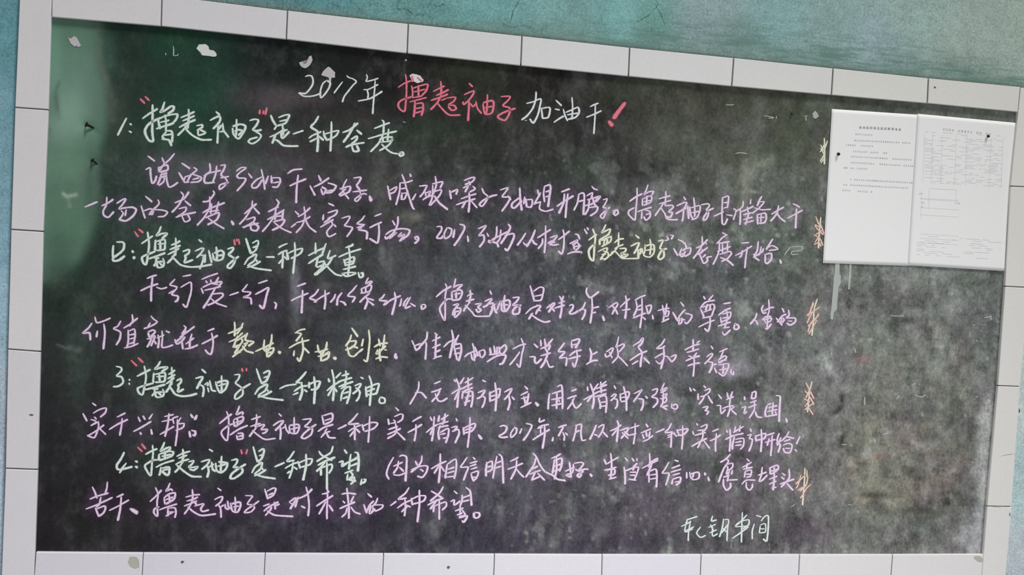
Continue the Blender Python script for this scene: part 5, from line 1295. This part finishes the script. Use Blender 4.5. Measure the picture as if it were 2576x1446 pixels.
def sheet(corners, lift, bend, label):
    n, mm_ = 28, 40
    vs = []
    for j in range(mm_ + 1):
        for i in range(n + 1):
            q = sheet_px(corners, i / n, j / mm_)
            x = q[0] + bend(i / n, j / mm_)
            vs.append(P(x, q[1], paper_w(x, q[1], lift)))
    nf = len(vs)
    vs += [v + np.array([0, 0.0003, 0]) for v in vs]
    fs = []
    for j in range(mm_):
        for i in range(n):
            a_ = j * (n + 1) + i
            fs.append((a_, a_ + n + 1, a_ + n + 2, a_ + 1)); fs.append((nf + a_, nf + a_ + 1, nf + a_ + n + 2, nf + a_ + n + 1))
    rim = [i for i in range(n)] ; L = n + 1
    for i in range(n): fs += [(i, i + 1, nf + i + 1, nf + i), (mm_ * L + i + 1, mm_ * L + i, nf + mm_ * L + i, nf + mm_ * L + i + 1)]
    for j in range(mm_): fs += [((j + 1) * L, j * L, nf + j * L, nf + (j + 1) * L), (j * L + n, (j + 1) * L + n, nf + (j + 1) * L + n, nf + j * L + n)]
    base = P((corners[2][0] + corners[3][0]) / 2, corners[3][1], 0.009)
    return mesh_obj('notice_sheet', vs, fs, PAPER, smooth=True, origin=base, label=label, cat='notice', group='paper notices pinned side by side on the blackboard')


C1 = [(2092.5, 274), (2310, 288.5), (2288, 668.5), (2070, 661.5)]
C2 = [(2308, 286), (2557, 309), (2527, 681.5), (2284, 667)]
s1_ = sheet(C1, 0.0, lambda s, t: 0.0, 'white printed paper notice at left, paragraphs of grey text, edge beside the yellow chalk twig')
s2_ = sheet(C2, 0.0008, lambda s, t: -5.0 * s * math.sin(math.pi * min(1, t * 1.0)) * 0.7, 'white printed paper notice at right, filled with a faint ruled table, edge at the tiles')


def printed(name, bars, mat, par, lift, label=None):
    V_, F_ = [], []
    for x0, y0, x1, y1, h in bars:
        n = max(1, int(math.hypot(x1 - x0, y1 - y0) / 25))
        b0 = len(V_)
        dx, dy = x1 - x0, y1 - y0; L_ = math.hypot(dx, dy) + 1e-6; nx_, ny_ = -dy / L_ * h / 2, dx / L_ * h / 2
        for i in range(n + 1):
            x, y = x0 + dx * i / n, y0 + dy * i / n
            for sg in (-1, 1):
                X_, Y_ = x + sg * nx_, y + sg * ny_
                V_.append(P(X_, Y_, paper_w(X_, Y_, lift) - 0.0003))
        for i in range(n): F_.append((b0 + 2 * i, b0 + 2 * i + 1, b0 + 2 * i + 3, b0 + 2 * i + 2))
    return mesh_obj(name, V_, F_, mat, par, label=label)


def glyph_row(x0, y0, x1, y1, size, h, dens=1.0, gap=1.25):
    out = []; L_ = math.hypot(x1 - x0, y1 - y0); n = int(L_ / (size * gap)); ux, uy = (x1 - x0) / L_, (y1 - y0) / L_
    for i in range(n):
        if random.random() > dens: continue
        cx, cy = x0 + ux * (i + .5) * size * gap, y0 + uy * (i + .5) * size * gap
        for r_ in (-1, 0, 1):
            if random.random() < 0.75:
                a_ = size * random.uniform(0.3, 0.5)
                out.append((cx - ux * a_, cy + r_ * size * 0.34 - uy * a_, cx + ux * a_, cy + r_ * size * 0.34 + uy * a_, h))
        out.append((cx - size * .3, cy + size * .4, cx + size * .2, cy - size * .3, h)); out.append((cx - size * .2, cy - size * .3, cx + size * .4, cy + size * .4, h))
        for _ in range(random.choice((2, 3))):
            xo = random.uniform(-.35, .35) * size
            out.append((cx + xo, cy - size * .42, cx + xo - .4, cy + size * .42, h))
    return out


z = lambda x, y: (2060 + x / 4.986, 260 + y / 4.986)
def zr(a_, b_, c_, d_, size, h, dens=1.0):
    p0, p1 = z(a_, b_), z(c_, d_); return glyph_row(*p0, *p1, size, h, dens)


printed('printed_title', zr(500, 300, 1060, 328, 7.2, 1.3), INK, s1_, 0.0, 'bold grey heading')
rows = [((455, 385, 700, 397), .9), ((440, 462, 1168, 497), .9), ((330, 520, 712, 538), .85), ((395, 598, 885, 625), .85), ((400, 665, 1190, 708), .95), ((400, 740, 1195, 785), .95), ((310, 806, 625, 822), .85),
        ((385, 952, 1190, 995), .95), ((305, 1018, 1150, 1062), .95), ((290, 1086, 690, 1112), .9)]
for r_, d_ in rows:
    printed('printed_line', zr(*r_, 4.4, 0.7, d_), INKL, s1_, 0.0)
printed('printed_title', zr(1510, 318, 2165, 384, 6.2, 0.9, .9), INKL, s2_, 0.0008, 'faint grey heading')
bars = []
for k in range(32):
    y = 355 + k * 20.4
    x = 1325
    while x < 2290:
        l = random.uniform(30, 150)
        if random.random() < 0.55:
            p0 = z(x, y + (x - 1325) * 0.055); p1 = z(min(x + l, 2300), y + (min(x + l, 2300) - 1325) * 0.055)
            bars.append((*p0, *p1, 0.75))
        x += l + random.uniform(8, 60)
for k in (0, 1, 2, 3, 4, 5, 6):
    y = 1185 + [0, 25, 240, 420, 900, 1010, 1120][k] * 0.5 + (0 if k < 2 else 0)
    p0 = z(1270, y); p1 = z(2240, y + 60); bars.append((*p0, (p0[0] + p1[0]) / 2, (p0[1] + p1[1]) / 2, 0.6))
for x in (1325, 1430, 1550, 1725, 1860, 2160, 2310):
    p0 = z(x, 380 + (x - 1325) * .055); p1 = z(x - 22, 1000 + (x - 1325) * .055); bars.append((*p0, *p1, 0.6))
for x, y0, y1 in ((1385, 1080, 1330), (1728, 1085, 1215), (1290, 1090, 1450)):
    p0, p1 = z(x, y0), z(x - 10, y1); bars.append((*p0, *p1, 0.6))
p0, p1 = z(1385, 1065), z(1728, 1085); bars.append((*p0, *p1, 0.8))
for k in range(10):
    y = 592 + k * 5.4 + random.uniform(-1, 1)
    x = 2306
    while x < 2490:
        l = random.uniform(8, 42)
        if random.random() < .6: bars.append((x, y + (x - 2306) * .06, x + l, y + (x + l - 2306) * .06, 0.8))
        x += l + random.uniform(3, 16)
printed('printed_table', bars, INKL, s2_, 0.0008, 'faint grey ruled table')
for r_ in ((1255, 1130, 1345, 1135), (1280, 1240, 1340, 1245), (1700, 1250, 1800, 1256), (1260, 1290, 1345, 1297)):
    printed('printed_line', zr(*r_, 4.0, 0.6, .8), INKL, s2_, 0.0008)

# ------------------------------------------------------------------ nails
NAIL = plain('black_iron', (22, 22, 22), 0.6, 0.2, 0.2, 300)


def nail(px, py, w, length, r, label, dx=(0.35, -0.5)):
    """short nail: tapered shank leaving the surface, flat round head"""
    a0 = P(px, py, w)
    d = Vector((dx[0], -1.0, dx[1])).normalized()
    up = d.orthogonal().normalized(); sd = d.cross(up)
    vs, fs = [], []
    seg = 12
    prof = [(-0.003, r * 0.28), (length - 0.0012, r * 0.42), (length - 0.0012, r * 0.95), (length - 0.0006, r), (length, r * 0.9), (length + 0.0002, r * 0.3)]
    for l_, rr in prof:
        for i in range(seg):
            an = 2 * math.pi * i / seg
            p = Vector(a0) + d * l_ + (up * math.cos(an) + sd * math.sin(an)) * rr
            vs.append(tuple(p))
    for k in range(len(prof) - 1):
        for i in range(seg):
            j = (i + 1) % seg
            fs.append((k * seg + i, k * seg + j, (k + 1) * seg + j, (k + 1) * seg + i))
    fs.append(tuple(range(seg))[::-1]); fs.append(tuple(range((len(prof) - 1) * seg, len(prof) * seg)))
    return mesh_obj('nail', vs, fs, NAIL, smooth=False, origin=tuple(a0), label=label, cat='nail', group='black nails in the board and its notices')


nail(236, 322, board_w(0) + 0.003, 0.020, 0.0075, 'black nail slanting out of the upper pucker at the green left edge of the board', (-1.35, 0.55))
nail(244, 412, board_w(0) + 0.003, 0.015, 0.0060, 'black nail in the lower pucker at the green left edge, below the other', (-1.1, 0.9))
nail(2109, 390, paper_w(2109, 390, 0), 0.007, 0.0048, 'black nail through the left edge of the left paper notice', (-0.5, 0.35))
nail(2485, 345, paper_w(2485, 345, 0.0008), 0.007, 0.0045, 'grey-black nail near the top right corner of the right paper notice', (-0.5, 0.35))
nail(1991, 288, board_w(2) - 0.0005, 0.005, 0.0030, 'tiny black nail in bare board left of the paper notices near the top', (-0.3, 0.3))

# ------------------------------------------------------------------ dirt on the tiles
DIRT = plain('dried_glue', (172, 170, 160), 0.8, 0.05, 0.3, 500)
DARK = plain('dark_speck', (92, 90, 90), 0.8, 0.05, 0.3, 300)
CRK = plain('tile_crack', (150, 147, 142), 0.8, 0.05, 0.2, 300)
tl_objs = [o for o in wall.children if o.name.startswith('tile')]


def on_tile(name, poly, mat, th=0.0003, rough=0.8, label=None):
    pl = lambda x, y, off: P(x, y, 0.0 - off)
    cx = sum(p[0] for p in poly) / len(poly); cy = sum(p[1] for p in poly) / len(poly)
    wp = P(cx, cy, 0)
    best = min(tl_objs, key=lambda o: (Vector(wp) - (Vector(wall.location) + o.location)).length)
    o = flake(name, poly, mat, wall, 0.0002, th, label, pl, rough)
    loc = Vector(wall.location) + o.location
    o.parent = best; o.location = loc - Vector(wall.location) - best.location
    return o


on_tile('stain', [(326, 1400), (334, 1398), (342, 1400), (350, 1410), (351, 1426), (340, 1430), (328, 1425), (321, 1414)], DIRT, rough=1.5, label='dried beige glue stain')
on_tile('speck', [(455, 1412), (460, 1410), (464, 1412), (460, 1416), (456, 1417)], DARK, rough=.5)
on_tile('speck', [(1125, 1424), (1130, 1423), (1132, 1427), (1128, 1431), (1124, 1429)], DARK, rough=.5)
on_tile('speck', [(73, 1042), (80, 1041), (85, 1043), (80, 1046), (75, 1045)], DARK, rough=.4)
on_tile('speck', [(2350, 217), (2353, 218), (2355, 221), (2350, 222)], DARK, rough=.3)
on_tile('speck', [(2563, 1030), (2566, 1029), (2566, 1036), (2563, 1040)], DARK, rough=.4)
on_tile('speck', [(2539, 1290), (2541, 1289), (2541, 1297), (2539, 1298)], DARK, rough=.3)
on_tile('stain', [(2452, 1398), (2466, 1399), (2474, 1406), (2470, 1414), (2460, 1412), (2450, 1405)], DIRT, rough=1.0, label='grey mortar smear')
on_tile('crack', [(2495, 1274), (2515, 1272), (2536, 1274), (2515, 1274.5)], CRK, 0.0002, rough=.5)
on_tile('crack', [(2515, 1147), (2538, 1142), (2555, 1141), (2538, 1143.4)], CRK, 0.0002, rough=.3)
